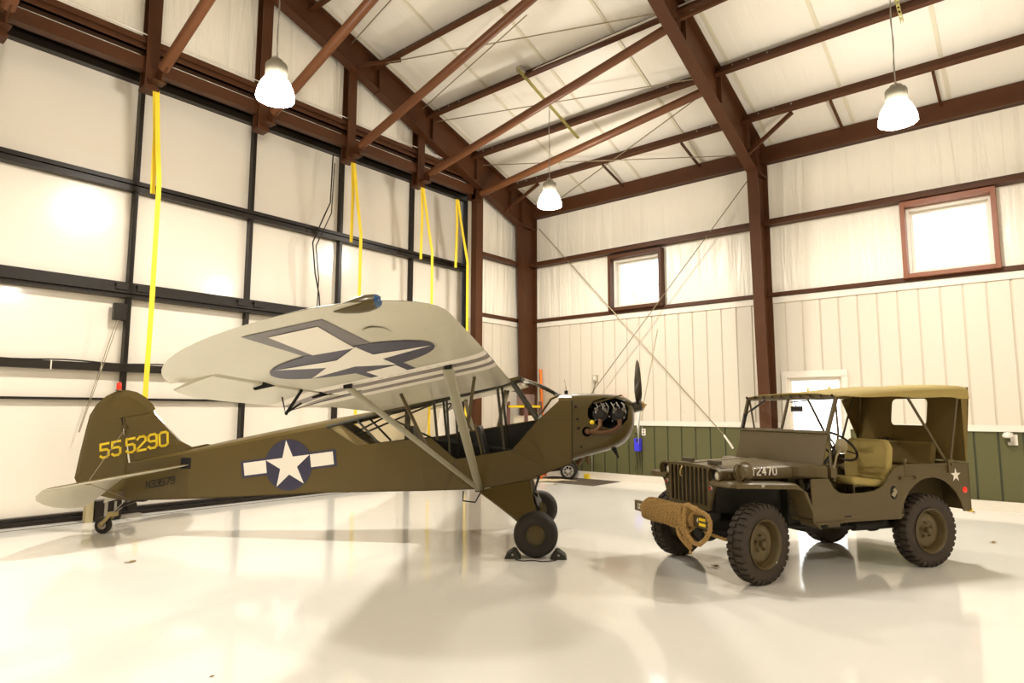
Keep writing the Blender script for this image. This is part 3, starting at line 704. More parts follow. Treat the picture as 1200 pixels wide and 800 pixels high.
op = [(.575, 1.44), (.58, 1.53), (.64, 1.615), (.76, 1.655), (.90, 1.655), (1.0, 1.62), (1.05, 1.53), (1.03, 1.41), (.97, 1.345), (.84, 1.30), (.72, 1.335), (.63, 1.375)]
for s_ in (-1, 1):
    c_ = MB(); c_.prism(op, (0, s_ * .13, 0), (1, 0, 0), (0, 0, 1), (0, s_ * .4, 0)); c_.lathe([(0, -.26 * -s_ if False else s_ * .22), (.055, s_ * .22), (.055, s_ * .42), (0, s_ * .42)], (.565, 0, 1.27), 'y', 20)
    co = c_.build('cutter', M_DARK, ap)
    md = cowl.modifiers.new('cut', 'BOOLEAN'); md.object = co; md.operation = 'DIFFERENCE'; md.solver = 'EXACT'; md.material_mode = 'TRANSFER'
    apply_mods(cowl); bpy.data.objects.remove(co)
for x, z in ((.46, 1.41), (.47, 1.31), (.50, 1.10), (.44, 1.55)):
    b = MB(); b.lathe([(0, -.348), (.014, -.346), (.014, -.335)], (x, 0, z), 'y', 12); b.build('fastener', M_DARK, cowl, smooth=True)
b = MB(); b.prism([(.62, -.17), (.64, -.17), (.74, -.05), (.72, -.03)], (0, 0, 1.0), (1, 0, 0), (0, 0, 1), (0, .02, 0)) if False else b.prism([(.84, 1.08), (.90, 1.09), (.94, .97), (.925, .965)], (0, -.20, 0), (1, 0, 0), (0, 0, 1), (0, .025, 0)); b.build('drain_pipe', M_DARK, cowl)
b = MB(); b.tube([(.50, -.05, 1.0), (.50, -.05, .93), (.46, -.05, .88)], .03, 12); b.tube([(.58, -.12, 1.01), (.57, -.12, .93), (.60, -.12, .90)], .02, 10); b.build('exhaust_outlet', M_EXH, cowl, smooth=True)
# engine: four finned cylinders
b = MB(); b.tube([(.5, 0, 1.47), (1.05, 0, 1.52), (1.15, 0, 1.552)], [.13, .11, .06], 16)
eng = b.build('engine', M_ENG, ap, smooth=True)
for s_ in (-1, 1):
    for x in (.72, .93):
        b = MB(); prof = []
        for k in range(13):
            y = .13 + k * .0165; prof += [(.058, y * s_), (.085, y * s_), (.085, (y + .006) * s_), (.058, (y + .006) * s_)]
        prof += [(.050, .345 * s_), (.056, .372 * s_), (.04, .385 * s_), (0, .388 * s_)]
        b.lathe(prof, (x, 0, 1.47), 'y', 20); b.build('cylinder', M_ENG, eng)
        b = MB()
        for dx, dz in ((-.045, .05), (.045, .05)): b.lathe([(0, .41 * s_), (.02, .405 * s_), (.022, .36 * s_)], (x + dx, 0, 1.47 + dz), 'y', 10); b.tube([(x + dx, .37 * s_, 1.47 + dz), (x + dx * .6, .2 * s_, 1.40)], .009, 6)
        b.build('rocker_cover', mat('dark_aluminium', (.14, .13, .11), .35, metal=.7), eng, smooth=True)
    b = MB(); random.seed(5)
    for k in range(26):
        x_, z_, y_ = random.uniform(.66, 1.0), random.uniform(1.39, 1.60), random.uniform(.30, .37); b.lathe([(0, (y_ + .012) * s_), (.007, (y_ + .010) * s_), (.009, y_ * s_)], (x_, 0, z_), 'y', 8)
    for k in range(6):
        x_ = .66 + k * .06; b.tube([(x_, .33 * s_, 1.60), (x_ + .03, .365 * s_, 1.55), (x_ + .01 * k, .34 * s_, 1.48)], .007, 6)
    b.build('engine_fitting', M_ALU, eng, smooth=True)
    b = MB()
    b.tube([(.93, .33 * s_, 1.42), (.93, .36 * s_, 1.34), (.86, .37 * s_, 1.285), (.74, .365 * s_, 1.262), (.62, .355 * s_, 1.27), (.57, .32 * s_, 1.275)], .028, 10)
    b.tube([(.72, .33 * s_, 1.42), (.715, .36 * s_, 1.33), (.67, .36 * s_, 1.285), (.60, .35 * s_, 1.275)], .026, 10)
    b.lathe([(0, .37 * s_), (.03, .365 * s_), (.04, .34 * s_), (.03, .3 * s_)], (.575, 0, 1.272), 'y', 14); b.build('exhaust_pipe', M_EXH, eng, smooth=True)
b = MB(); b.lathe([(0, -.375), (.02, -.37), (.028, -.35), (.02, -.32), (0, -.30)], (.625, 0, 1.375), 'y', 14); b.build('oil_cap', M_YEL, eng, smooth=True)
b = MB(); b.prism([(.640, 1.600), (.96, 1.690), (.965, 1.675), (.645, 1.582)], (0, -.372, 0), (1, 0, 0), (0, 0, 1), (0, .12, 0)); b.build('air_baffle', M_OLIVE2, cowl)
b = MB(); b.tube([(.34, 0, 1.70), (.34, 0, 1.745)], .022, 12); b.tube([(.34, 0, 1.745), (.335, 0, 1.80)], .004, 6); b.tube([(.335, 0, 1.80), (.32, 0, 1.88)], .0018, 5); b.build('fuel_gauge_wire', M_DARK, ap, smooth=True)
# ---- propeller
pr_ = MB(); hubp = Vector((1.19, 0, 1.56)); tilt = Vector((math.cos(R(11)), 0, math.sin(R(11))))
er0 = Vector((0, -math.cos(R(33)), math.sin(R(33)))); er = (er0 - tilt * er0.dot(tilt)).normalized()
def blade(mb, e, m_flip):
    et = tilt.cross(e); secs = []
    for r_, ch, th_, be in ((.06, .05, .045, 60), (.14, .075, .035, 48), (.28, .115, .024, 36), (.46, .13, .017, 27), (.64, .12, .012, 21), (.80, .095, .009, 17), (.89, .055, .006, 15), (.915, .02, .004, 15)):
        be = R(be); cd = et * math.cos(be) + tilt * math.sin(be); nf = -et * math.sin(be) + tilt * math.cos(be); c = hubp + e * r_
        secs.append([c + cd * ch * .5, c + cd * ch * .25 + nf * th_ * .42, c + nf * th_ * .5, c - cd * ch * .25 + nf * th_ * .35, c - cd * ch * .5, c - cd * ch * .25 - nf * th_ * .25, c - nf * th_ * .35, c + cd * ch * .25 - nf * th_ * .3])
    n = 8; vs = [v for g in secs for v in g]
    fb = []; ff = []
    for i in range(len(secs) - 1):
        for j in range(n):
            (ff if j < 4 else fb).append((i * n + j, i * n + (j + 1) % n, (i + 1) * n + (j + 1) % n, (i + 1) * n + j))
    mb.cur = 1; mb.add(vs, ff); mb.cur = 0; mb.add(vs, fb)
pt = MB(); pt.lathe([(0, -.07), (.06, -.07), (.065, -.05), (.065, .03), (.045, .045), (0, .045)], n=24)
prp = MB(); 
q_ = tilt.to_track_quat('Z', 'Y')
prp.add([q_ @ Vector(v) + hubp for v in pt.v], pt.f)
bd = prp.build('propeller', M_PROP, ap, smooth=True)
for e in (er, -er):
    k_ = MB(); blade(k_, e, 0); k_.build('blade', [M_PROP, M_CHROME], bd, smooth=True, recalc=False)
k_ = MB(); k_.tube([hubp + tilt * .04, hubp + tilt * .075], .035, 14); k_.tube([hubp + tilt * .075, hubp + tilt * .10], .012, 8)
for i in range(6): 
    a_ = i * PI / 3; o_ = (er * math.cos(a_) + tilt.cross(er) * math.sin(a_)) * .045; k_.tube([hubp + o_ + tilt * .03, hubp + o_ + tilt * .06], .008, 6)
k_.build('hub_bolt', mat('brass_bolt', (.6, .42, .16), .35, metal=.9), bd, smooth=True)

# ---- wings
XLE, ZLE, AW, DI, CH, SPAN = -.30, 1.805, R(11.9), R(1.87), 1.60, 5.34
def W(c, y, t=0.0, s_=-1):
    """wing point: c behind leading edge, y outboard, t above flat bottom; s_ = -1 starboard"""
    return Vector((XLE - c * math.cos(AW) + t * math.sin(AW), s_ * y, ZLE - c * math.sin(AW) + t * math.cos(AW) + y * math.tan(DI)))
def climits(y):
    le = 0.0; te = CH
    if y > 4.70: le = .50 * (1 - math.sqrt(max(0, 1 - ((y - 4.70) / .64) ** 2)))
    if y > 4.0: te = .50 + (CH - .50) * math.sqrt(max(0, 1 - ((y - 4.0) / 1.34) ** 2))
    return le, te
AF = [(0, .016), (.012, .030), (.04, .044), (.10, .066), (.20, .086), (.32, .094), (.48, .088), (.64, .070), (.80, .044), (.92, .020), (1, .005)]
AB = [(1, 0), (.8, 0), (.5, 0), (.2, 0), (.1, .0), (.04, .003), (.012, .008)]
def aft(u):
    for (a, ta), (c, tc_) in zip(AF, AF[1:]):
        if u <= c: return ta + (tc_ - ta) * (u - a) / (c - a)
    return .006
def abt(u):
    r_ = sorted(AB)
    if u < r_[0][0]: return .016 + (r_[0][1] - .016) * u / r_[0][0]
    for (a, ta), (c, tc_) in zip(r_, r_[1:]):
        if u <= c: return ta + (tc_ - ta) * (u - a) / (c - a)
    return 0
def tipk(y): return 1 if y < 3.6 else .34 + .66 * max(0, 1 - ((y - 3.6) / (SPAN - 3.6))) ** .9
def wing_secs(ys, s_, cmax=None, cmin=None):
    secs = []
    for y in ys:
        le, te = climits(y); chord = max(te - le, .02)
        a = 0.0 if cmin is None else max(0, (cmin - le) / chord); z_ = 1.0 if cmax is None else min(1, (cmax - le) / chord)
        z_ = max(z_, a + .001)
        us = [a + (z_ - a) * k / 16 for k in range(17)] if cmin is not None else [a + (z_ - a) * (k / 16) ** 1.8 for k in range(17)]
        tk = tipk(y) * min(chord, CH) / CH * CH; P = [W(le + u * chord, y, aft(u) * tk, s_) for u in us] + [W(le + u * chord, y, abt(u) * tk, s_) for u in reversed(us[1:])]
        secs.append(P)
    return secs
M_WING = [M_OLIVE, M_GREY]
AY0, AY1 = 2.72, 4.50
def wing(s_):
    tip = [4.0 + 1.34 * math.sin(t_ * PI / 2 / 18) for t_ in range(19)]
    ys = [.345, 1.2, 2.0, AY0]
    b_ = MB()
    def addw(secs, **k):
        n = len(secs[0]); top_n = 17
        vs = [v for g in secs for v in g]
        for i in range(len(secs) - 1):
            for j in range(n):
                f = (i * n + j, i * n + (j + 1) % n, (i + 1) * n + (j + 1) % n, (i + 1) * n + j)
                b_.f.append(tuple(len(b_.v) + q for q in f)); b_.mi.append(0 if j < 16 else 1)
        o = len(b_.v); b_.f.append(tuple(o + q for q in range(n))); b_.mi.append(1); b_.f.append(tuple(o + (len(secs) - 1) * n + q for q in range(n))); b_.mi.append(0)
        b_.v += [tuple(v) for v in vs]
    addw(wing_secs(ys, s_)); addw(wing_secs([AY0, 3.4, 4.0] + [y for y in tip[1:] if y < AY1] + [AY1], s_, cmax=1.27)); addw(wing_secs([AY1] + [y for y in tip if y > AY1 + .01], s_))
    o = b_.build('wing', M_WING, ap, smooth=True, auto=35)
    # aileron, slightly drooped
    b2 = MB(); secs = wing_secs([AY0 + .015, 3.2, 3.9, 4.15, 4.3, 4.40, AY1 - .012], s_, cmin=1.295)
    hp = [W(1.29, y, .03, s_) for y in (AY0, AY1)]; ax = (hp[1] - hp[0]).normalized(); rot = Matrix.Rotation(R(8) * (1 if s_ < 0 else -1), 3, ax)
    secs = [[hp[0] + rot @ (v - hp[0]) for v in g] for g in secs]
    n = len(secs[0]); vs = [v for g in secs for v in g]
    for i in range(len(secs) - 1):
        for j in range(n): b2.f.append((i * n + j, i * n + (j + 1) % n, (i + 1) * n + (j + 1) % n, (i + 1) * n + j)); b2.mi.append(0 if j < 16 else 1)
    b2.f.append(tuple(range(n))); b2.mi.append(1); b2.f.append(tuple((len(secs) - 1) * n + q for q in range(n))); b2.mi.append(1); b2.v = [tuple(v) for v in vs]
    b2.build('aileron', M_WING, o, smooth=True, auto=35)
    # marker bits: hinges, control horn, light, strut fittings
    b3 = MB()
    for y in (2.95, 3.9): b3.prism([(0, 0), (.13, 0), (.16, .03), (.10, .05)], W(1.22, y, -.03, s_), W(1, 0, 0, s_) - W(0, 0, 0, s_), W(0, 0, 1, s_) - W(0, 0, 0, s_), Vector((0, .015, 0)))
    b3.build('aileron_hinge', M_DARK, o)
    b3 = MB(); p0 = W(1.27, 3.32, 0, s_); dn = W(0, 0, -1, s_) - W(0, 0, 0, s_); bk = W(1, 0, 0, s_) - W(0, 0, 0, s_)
    b3.tube([p0 + bk * .02, p0 + dn * .16 + bk * .10, p0 + bk * .17], .007, 6); b3.tube([p0 + bk * .02, p0 + dn * .16 + bk * .10], .011, 6); b3.tube([p0 + dn * .10, p0 + dn * .15 + bk * .1], .008, 6)
    b3.tube([p0 + dn * .14 + bk * .1, W(1.08, 2.6, 0, s_)], .003, 5); b3.build('aileron_horn', M_DARK, o)
    b3 = MB()
    for c_, y in ((.295, 2.98), (1.03, 3.10)): b3.box(tuple(W(c_, y, 0, s_) + Vector((-.028, -.02, -.03))), tuple(W(c_, y, 0, s_) + Vector((.028, .02, .012))))
    b3.build('strut_fitting', M_DARK, o)
    b3 = MB()
    for q in range(12):
        t_ = q / 11; b3.bar(W(1.1 - .8 * t_, 3.07 + .02 * math.sin(q), -.001, s_), W(1.1 - .8 * t_ - .04, 3.07, -.001, s_), .012, .002, (0, 0, 1))
    b3.build('lacing_tape', M_STRIPG, o)
    # nav light housing at the tip
    le, te = climits(5.13); c0 = W(.255, 5.225, .004, s_)
    b4 = MB(); b4.tube([c0 + bk * .13, c0 + bk * .09, c0 + bk * .03, c0 - bk * .01, c0 - bk * .045], [.008, .022, .034, .036, .030], 16); lt = b4.build('light_fairing', M_OLIVE2, o, smooth=True)
    b4 = MB(); b4.lathe([(0, .024), (.015, .022), (.025, .012), (.030, 0), (.030, -.012)], n=20); qd = (-bk).to_track_quat('Z', 'Y'); b5 = MB(); b5.add([qd @ Vector(v) + c0 - bk * .045 for v in b4.v], b4.f); b5.build('position_light', mat('blue_green_lens', (.01, .06, .16), .12, coat=1), lt, smooth=True)
    b4 = MB(); e_ = []
    b4.prism([(.17 * math.cos(a * PI / 16), .055 * math.sin(a * PI / 16)) for a in range(32)], W(.36, 4.66, -.0015, s_), W(1, 0, 0, s_) * 0 + Vector((0, s_ * 1.0, 0)), bk, dn * .003)
    b4.build('inspection_cover', M_GREY, o)
    if s_ < 0: insignia(o, s_)
    # invasion stripes under and over
    for i, (y0, y1) in enumerate(((2.99, 3.20), (2.79, 2.99), (2.58, 2.79), (2.39, 2.58), (2.18, 2.39))):
        cm = CH if y1 <= AY0 else 1.27
        b6 = MB(); P = []; us = [0, .008, .02, .05, .1, .3, .6, cm / CH - .001]
        rows = [[W(u * CH, y, abt(u) * CH - .0018, s_) - bk * .002 for u in us] for y in (y0, y1)]
        rows2 = [[W(u * CH, y, aft(u) * CH + .0018, s_) - bk * .002 for u in [0, .01, .03, .06, .1]] for y in (y0, y1)]
        b6.loft(rows, False, False, False); b6.loft(rows2, False, False, False)
        b6.build('stripe', M_STARW if i % 2 == 0 else M_STRIPG, o)
        if cm < CH:
            q = [hp[0] + rot @ (W(c_, y, -.002, s_) - hp[0]) for c_, y in ((1.30, max(y0, AY0 + .02)), (1.30, y1), (1.598, y1), (1.598, max(y0, AY0 + .02)))]
            b6 = MB(); b6.add(q, [(0, 1, 2, 3)]); b6.build('stripe', M_STARW if i % 2 == 0 else M_STRIPG, o)
    return o
def star_pts(r, n=5, a0=PI / 2):
    out = []
    for i in range(10): rr = r if i % 2 == 0 else r * .382; a = a0 + i * PI / 5; out.append((rr * math.cos(a), rr * math.sin(a)))
    return out
def decal(polys, name, o0, ux, uy, nv, parent):
    """stack of flat painted shapes, each a hair above the last"""
    for k, (poly, m, lbl) in enumerate(polys):
        mb = MB(); p0 = Vector(o0) + Vector(nv).normalized() * (.0012 * (k + 1))
        mb.prism(poly, p0, ux, uy, Vector(nv).normalized() * .0008); mb.build(lbl, m, parent)
def insignia(wg, s_):
    bk = (W(1, 0, 0, s_) - W(0, 0, 0, s_)); ob = (W(0, 1, 0, s_) - W(0, 0, 0, s_)); dn = (W(0, 0, -1, s_) - W(0, 0, 0, s_))
    c0 = W(.68, 4.02, -.001, s_); circ = [(.475 * math.cos(a * PI / 40), .475 * math.sin(a * PI / 40)) for a in range(80)]
    # x axis outboard, y axis forward
    bl = [(-.82, -.15), (1.12, -.15), (1.12, .15), (-.82, .15)]
    decal([([(0, -.13), (1.13, -.13), (1.13, .22), (0, .22)], mat('faded_insignia_blue', (.135, .118, .12), .4), 'insignia_border'), ([(-.82, -.145), (0, -.145), (0, .185), (-.82, .185)], M_NAVY, 'insignia_border'), (circ, M_NAVY, 'insignia_disc'),
           ([(.45, -.085), (1.035, -.055), (1.035, .165), (.40, .125)], M_STARW, 'insignia_bar'), ([(-.49, -.08), (-.815, -.08), (-.815, .13), (-.47, .13)], M_STARW, 'insignia_bar'),
           (star_pts(.455), M_STARW, 'insignia_star')], 'x', c0, ob, -bk, dn, wg)
wg_r = wing(-1); wg_l = wing(1)
# lift struts and jury struts
def strut(p, q, w, t, name='lift_strut', m=None):
    mb = MB(); p = Vector(p); q = Vector(q); d = (q - p).normalized(); f_ = Vector((1, 0, .2)); f_ = (f_ - d * f_.dot(d)).normalized(); u_ = d.cross(f_)
    ring = [(math.cos(a * PI / 6) * w / 2, math.sin(a * PI / 6) * t / 2) for a in range(12)]
    mb.loft([[c + f_ * a + u_ * e for a, e in ring] for c in (p, q)]); return mb.build(name, m or M_STRUT, ap, smooth=True)
M_STRUT = mat('strut_grey_green', (.26, .235, .15), .35, coat=.2)
for s_ in (-1, 1):
    ft = Vector((-.654, s_ * .36, .615)); f1 = W(.295, 2.98, -.02, s_); r1_ = W(1.03, 3.10, -.02, s_)
    strut(ft, f1, .085, .038); strut(ft, r1_, .06, .03)
    strut(W(.24, 1.83, 0, s_), ft.lerp(f1, .52), .032, .03, 'jury_strut', M_OLIVE2); strut(W(.97, 1.72, 0, s_), ft.lerp(r1_, .50), .034, .03, 'jury_strut', M_OLIVE2)
    b = MB(); b.box((-.70, s_ * .33 - .02, .59), (-.60, s_ * .38 + .02, .64)); b.build('strut_foot', M_DARK, ap)

# ---- tail
def plate(mb, poly, th, edge=.6):
    """thin lens plate of polygon in xz-plane, centred on y=0"""
    P = [Vector((x, 0, z)) for x, z in poly]; c = sum(P, Vector()) / len(P); ins = [c + (p - c) * .86 for p in P]; n = len(P)
    vs = [(p.x, 0, p.z) for p in P]
    for s_ in (-1, 1): vs += [(p.x, s_ * th, p.z) for p in ins]
    fs = []
    for k in (1, 2): fs += [(i, (i + 1) % n, k * n + (i + 1) % n, k * n + i) for i in range(n)]
    tr = tessellate_polygon([[Vector((p.x, p.z, 0)) for p in ins]])
    for k in (1, 2): fs += [tuple(k * n + q for q in t) for t in tr]
    mb.add(vs, fs)
finp = [(-5.178, 1.44), (-4.79, 1.50), (-4.60, 1.31), (-4.40, 1.12), (-4.22, 1.035), (-4.0, 1.08), (-4.25, .99), (-5.045, .84)]
b = MB(); plate(b, finp, .014); fin = b.build('fin', M_OLIVE, ap)
rud = [(-5.215, 1.445), (-4.765, 1.52), (-4.80, 1.575), (-4.90, 1.665), (-5.02, 1.73), (-5.14, 1.755), (-5.28, 1.745), (-5.42, 1.68), (-5.54, 1.575), (-5.62, 1.44), (-5.66, 1.25), (-5.71, .98), (-5.76, .664), (-5.70, .56), (-5.5, .47), (-5.25, .42), (-5.08, .40), (-5.06, .44), (-5.07, .86)]
b = MB(); plate(b, rud, .014); rdr = b.build('rudder', M_OLIVE, ap)
b = MB(); b.lathe([(.035, 0), (.04, .0), (.03, .015), (0, .016)], (-5.26, 0, 1.745)); b.build('beacon_base', M_OLIVE2, rdr, smooth=True)
b = MB(); b.lathe([(.026, .016), (.028, .03), (.027, .09), (.018, .108), (0, .112)], (-5.26, 0, 1.745)); b.build('beacon_light', M_RED, rdr, smooth=True)
b = MB(); b.tube([(-5.03, 0, .40), (-5.17, 0, 1.44)], .012, 8); b.box((-5.18, -.025, 1.28), (-5.11, .025, 1.32)); b.box((-5.09, -.025, .50), (-5.02, .025, .54)); b.build('rudder_hinge', M_OLIVE2, ap)
# tail number, port of both rudder and fin
tu = Vector((.982, 0, .19)); tv = Vector((-.08, 0, .997)); tv.normalize()
base = Vector((-5.425, -.0165, .912))
letters('55', base, tu, tv, (0, -.001, 0), .165, .105, .047, .028, 'serial_number', M_YEL, rdr)
letters('5290', base + tu * (2 * .152 + .035), tu, tv, (0, -.001, 0), .165, .105, .038, .028, 'serial_number', M_YEL, fin)
dxy = Vector((1, -.30 / 3.9, 0)); un = Vector((1, -.0769, .19)).normalized()
letters('N33579', Vector((-4.775, -fw_(-4.775) - .002, .555)), un, Vector((0, 0, 1)), (0, -.001, 0), .080, .048, .018, .015, 'registration_number', M_INK, fus)
# fuselage star
c0 = Vector((-2.945, -fw_(-2.945) - .001, .863)); ux = Vector((1, -.0769, .135)).normalized(); uy = Vector((-.135, 0, 1)).normalized(); nv = Vector((-.0769, -1, 0)).normalized()
circ = [(.298 * math.cos(a * PI / 40), .298 * math.sin(a * PI / 40)) for a in range(80)]
decal([([(-.60, -.085), (.60, -.085), (.60, .115), (-.60, .115)], M_NAVY, 'insignia_border'), (circ, M_NAVY, 'insignia_disc'), ([(-.565, -.06), (-.28, -.06), (-.28, .09), (-.565, .09)], M_STARW, 'insignia_bar'), ([(.28, -.06), (.565, -.06), (.565, .09), (.28, .09)], M_STARW, 'insignia_bar'),
       (star_pts(.292), M_STARW, 'insignia_star')], 'x', c0, ux, uy, nv, fus)
def zt(x): return .845 + .20 * (x + 4.25)
def hplate(poly, zf, th, name, parent, s_):
    P = [Vector((x, s_ * y, zf(x))) for x, y in poly]; n = len(P); c = sum(P, Vector()) / n
    mb = MB(); vs = list(P)
    for k in (1, -1): vs += [c + (p - c) * .9 + Vector((0, 0, k * th)) for p in P]
    fs = []
    for k, mi in ((1, 0), (2, 1)):
        mb2 = [(i, (i + 1) % n, k * n + (i + 1) % n, k * n + i) for i in range(n)] + [tuple(k * n + q for q in range(n))]
        for f in mb2: mb.f.append(f); mb.mi.append(mi)
    mb.v = [tuple(v) for v in vs]; return mb.build(name, [M_OLIVE, M_GREY], parent)
for s_ in (-1, 1):
    st = hplate([(-4.22, .10), (-4.32, .34), (-4.50, .72), (-4.70, 1.04), (-4.84, 1.22), (-4.95, 1.31), (-5.05, 1.345), (-5.05, .10)], zt, .012, 'stabilizer', ap, s_)
    hplate([(-5.06, .09), (-5.06, 1.34), (-5.14, 1.325), (-5.22, 1.22), (-5.30, 1.03), (-5.39, .76), (-5.46, .45), (-5.49, .18), (-5.42, .10)], lambda x: .683 + .80 * (x + 5.06), .008, 'elevator', st, s_)
    b = MB(); b.tube([(-5.13, 0, 1.29), (-5.0, s_ * .78, zt(-5.0))], .004, 5); b.tube([(-5.0, s_ * .78, zt(-5.0)), (-5.02, s_ * .05, .43)], .004, 5); b.box((-5.03, s_ * .78 - .02, zt(-5) - .02), (-4.97, s_ * .78 + .02, zt(-5) + .02)); b.build('brace_wire', M_CABLE, ap)
b = MB(); b.box((-4.33, -.118, .80), (-4.20, -.105, .93)); b.build('stabilizer_slot', M_DARK, fus)
# tail wheel
tw = Vector((-5.341, 0, .10))
b = MB(); b.bar((-4.85, 0, .43), (-5.13, 0, .34), .045, .018); b.bar((-5.13, 0, .34), (-5.25, 0, .22), .04, .016); b.bar((-4.9, 0, .405), (-5.14, 0, .315), .04, .014); b.box((-4.93, -.04, .39), (-4.82, .04, .44)); b.build('tail_spring', M_BLACK, ap)
b = MB()
for s_ in (-.055, .055): b.bar((-5.22, s_ * .8, .25), (-5.345, s_, .10), .008, .04)
b.box((-5.27, -.05, .21), (-5.19, .05, .26)); b.tube([(-5.345, -.07, .10), (-5.345, .07, .10)], .012, 8); b.build('tail_fork', mat('tan_fork', (.42, .32, .14), .4, metal=.3), ap)
b = MB(); b.lathe([(.052, -.03), (.075, -.036), (.095, -.028), (.103, 0), (.095, .028), (.075, .036), (.052, .03)], tuple(tw), 'y', 28); t_ = b.build('tail_wheel', M_RUBBER, ap, smooth=True)
b = MB(); b.lathe([(0, -.032), (.02, -.034), (.024, -.02), (.045, -.016), (.053, -.03), (.053, .03), (.045, .016), (.024, .02), (0, .034)], tuple(tw), 'y', 24); b.build('rim', M_ALU, t_, smooth=True)
b = MB(); b.tube([(-5.20, -.04, .26), (-5.05, -.05, .40)], .006, 6); b.tube([(-5.20, .04, .26), (-5.05, .05, .40)], .006, 6); b.build('steering_spring', M_ALU, ap, smooth=True)
# ---- main gear
for s_ in (-1, 1):
    A = Vector((-.654, s_ * .345, .60)); B = Vector((-.09, s_ * .345, .71)); X = Vector((0.0, s_ * .82, .235))
    b = MB(); n = Vector((0, s_ * .012, .012)); q = [A, B, X + Vector((.045, 0, .03)), X + Vector((-.045, 0, .0))]; b.add([v + n for v in q] + [v - n for v in q], [(0,1,2,3),(7,6,5,4),(0,4,5,1),(1,5,6,2),(2,6,7,3),(3,7,4,0)])
    g = b.build('landing_gear', M_OLIVE, ap)
    b = MB(); b.tube([A, X], .018, 10); b.tube([B, X], .020, 10); b.tube([A, B], .013, 8); b.build('gear_tube', M_STRUT if False else M_OLIVE2, g, smooth=True)
    b = MB(); b.tube([X, Vector((0, s_ * .90, .23))], .02, 10); b.build('axle', M_BLACK, g, smooth=True)
    b = MB(); b.tube([Vector((-.06, s_ * .06, .50)), Vector((0, s_ * .70, .28))], .022, 10); b.tube([Vector((-.05, s_ * .12, .49)), Vector((-.01, s_ * .36, .41))], .045, 12); b.tube([Vector((-.06, s_ * .06, .50)), Vector((-.3, s_ * .3, .68))], .014, 8); b.tube([Vector((-.06, s_ * .06, .50)), Vector((.02, s_ * .3, .76))], .014, 8); b.build('shock_strut', M_BLACK, g, smooth=True)
    c = (0, s_ * .89, .232)
    b = MB(); b.lathe([(.10, -.075), (.13, -.09), (.175, -.098), (.205, -.088), (.224, -.06), (.231, -.025), (.231, .025), (.224, .06), (.205, .088), (.175, .098), (.13, .09), (.10, .075)], c, 'y', 48)
    for k in range(1): pass
    wh = b.build('main_wheel', M_RUBBER, ap, smooth=True)
    b = MB(); b.lathe([(0, -.082), (.02, -.082), (.05, -.078), (.088, -.072), (.098, -.066), (.104, -.070), (.104, .070), (.098, .066), (.05, .078), (0, .082)], c, 'y', 32)
    for k in range(4):
        a = k * PI / 2 + .6; b.lathe([(0, -.079), (.006, -.078), (.007, -.07)], (c[0] + .078 * math.cos(a), c[1], c[2] + .078 * math.sin(a)), 'y', 8); b.lathe([(0, .079), (.006, .078), (.007, .07)], (c[0] + .078 * math.cos(a), c[1], c[2] + .078 * math.sin(a)), 'y', 8)
    b.build('hub_cap', M_OLIVE2, wh, smooth=True, auto=30)
b = MB(); b.tube([(-.84, -.34, .595), (-.84, -.36, .49), (-.70, -.36, .475), (-.66, -.355, .55), (-.62, -.34, .615)], .009, 8); b.build('boarding_step', M_BLACK, ap, smooth=True)
# wheel chocks
def apw(x, y): return Vector((PX + math.cos(PTH) * x - math.sin(PTH) * y, PY + math.sin(PTH) * x + math.cos(PTH) * y, 0))
M_CHOCK = mat('chock_rubber', (.03, .03, .022), .6)
for sgn, lb in ((-1, 'black rubber wheel chock behind the nearer main wheel'), (1, 'black rubber wheel chock in front of the nearer main wheel')):
    p = apw(sgn * .205, -.91); t = empty('wheel_chock', tuple(p), PTH); tag(t, lb, 'wheel chock', 'wheel chocks')
    b = MB(); b.prism([(-.055 * sgn, 0), (.115 * sgn, 0), (.10 * sgn, .035), (.035 * sgn, .085), (.005 * sgn, .085), (-.045 * sgn, .02)], (0, -.09, 0), (1, 0, 0), (0, 0, 1), (0, .18, 0)); b.build('wedge', M_CHOCK, t, bevel=.006)
    b = MB(); b.lathe([(0, -.093), (.010, -.093), (.010, -.088)], (.03 * sgn, 0, .045), 'y', 12); b.build('reflector', M_ALU, t)
b = MB(); pts = [apw(-.20, -1.05), apw(-.12, -1.10), apw(-.02, -1.07), apw(.06, -1.11), apw(.14, -1.09), apw(.21, -1.05)]; b.tube([p + Vector((0, 0, .008)) for p in pts], .005, 6)
tag(b.build('chock_rope', M_BLACK, smooth=True), 'thin black rope joining the two wheel chocks', 'rope')

# ================================================================== JEEP (x forward, y to its left, origin under the rear axle)
JX, JY, JTH = 7.896, 1.542, R(149.26)
jp = empty('army_jeep', (JX, JY, 0), JTH)
tag(jp, 'open olive army jeep with a tan canvas top and white hood number', 'jeep')
WB = 2.005
# ---- tub
arch = [(.40, .484)] + [(-.025 + .425 * math.cos(R(a)), .44 + .42 * math.sin(R(a))) for a in range(12, 170, 8)] + [(-.452, .515)]
sidep = [(1.47, .50)] + arch + [(-.556, .52), (-.556, .99), (.33, .99), (.40, .982), (.46, .955), (.52, .90), (.57, .84), (.63, .79), (.72, .76), (.86, .747), (1.04, .745), (1.14, .757), (1.21, .80), (1.255, .87), (1.275, .94), (1.28, 1.0), (1.47, 1.0)]
b = MB()
def vsheet(mb, poly, y0, y1):
    P = [(x, z) for x, z in poly]; n = len(P); tr = tessellate_polygon([[Vector((x, z, 0)) for x, z in P]])
    vs = [(x, y0, z) for x, z in P] + [(x, y1, z) for x, z in P]
    mb.add(vs, [tuple(t) for t in tr] + [tuple(n + q for q in reversed(t)) for t in tr] + [(i, (i + 1) % n, n + (i + 1) % n, n + i) for i in range(n)])
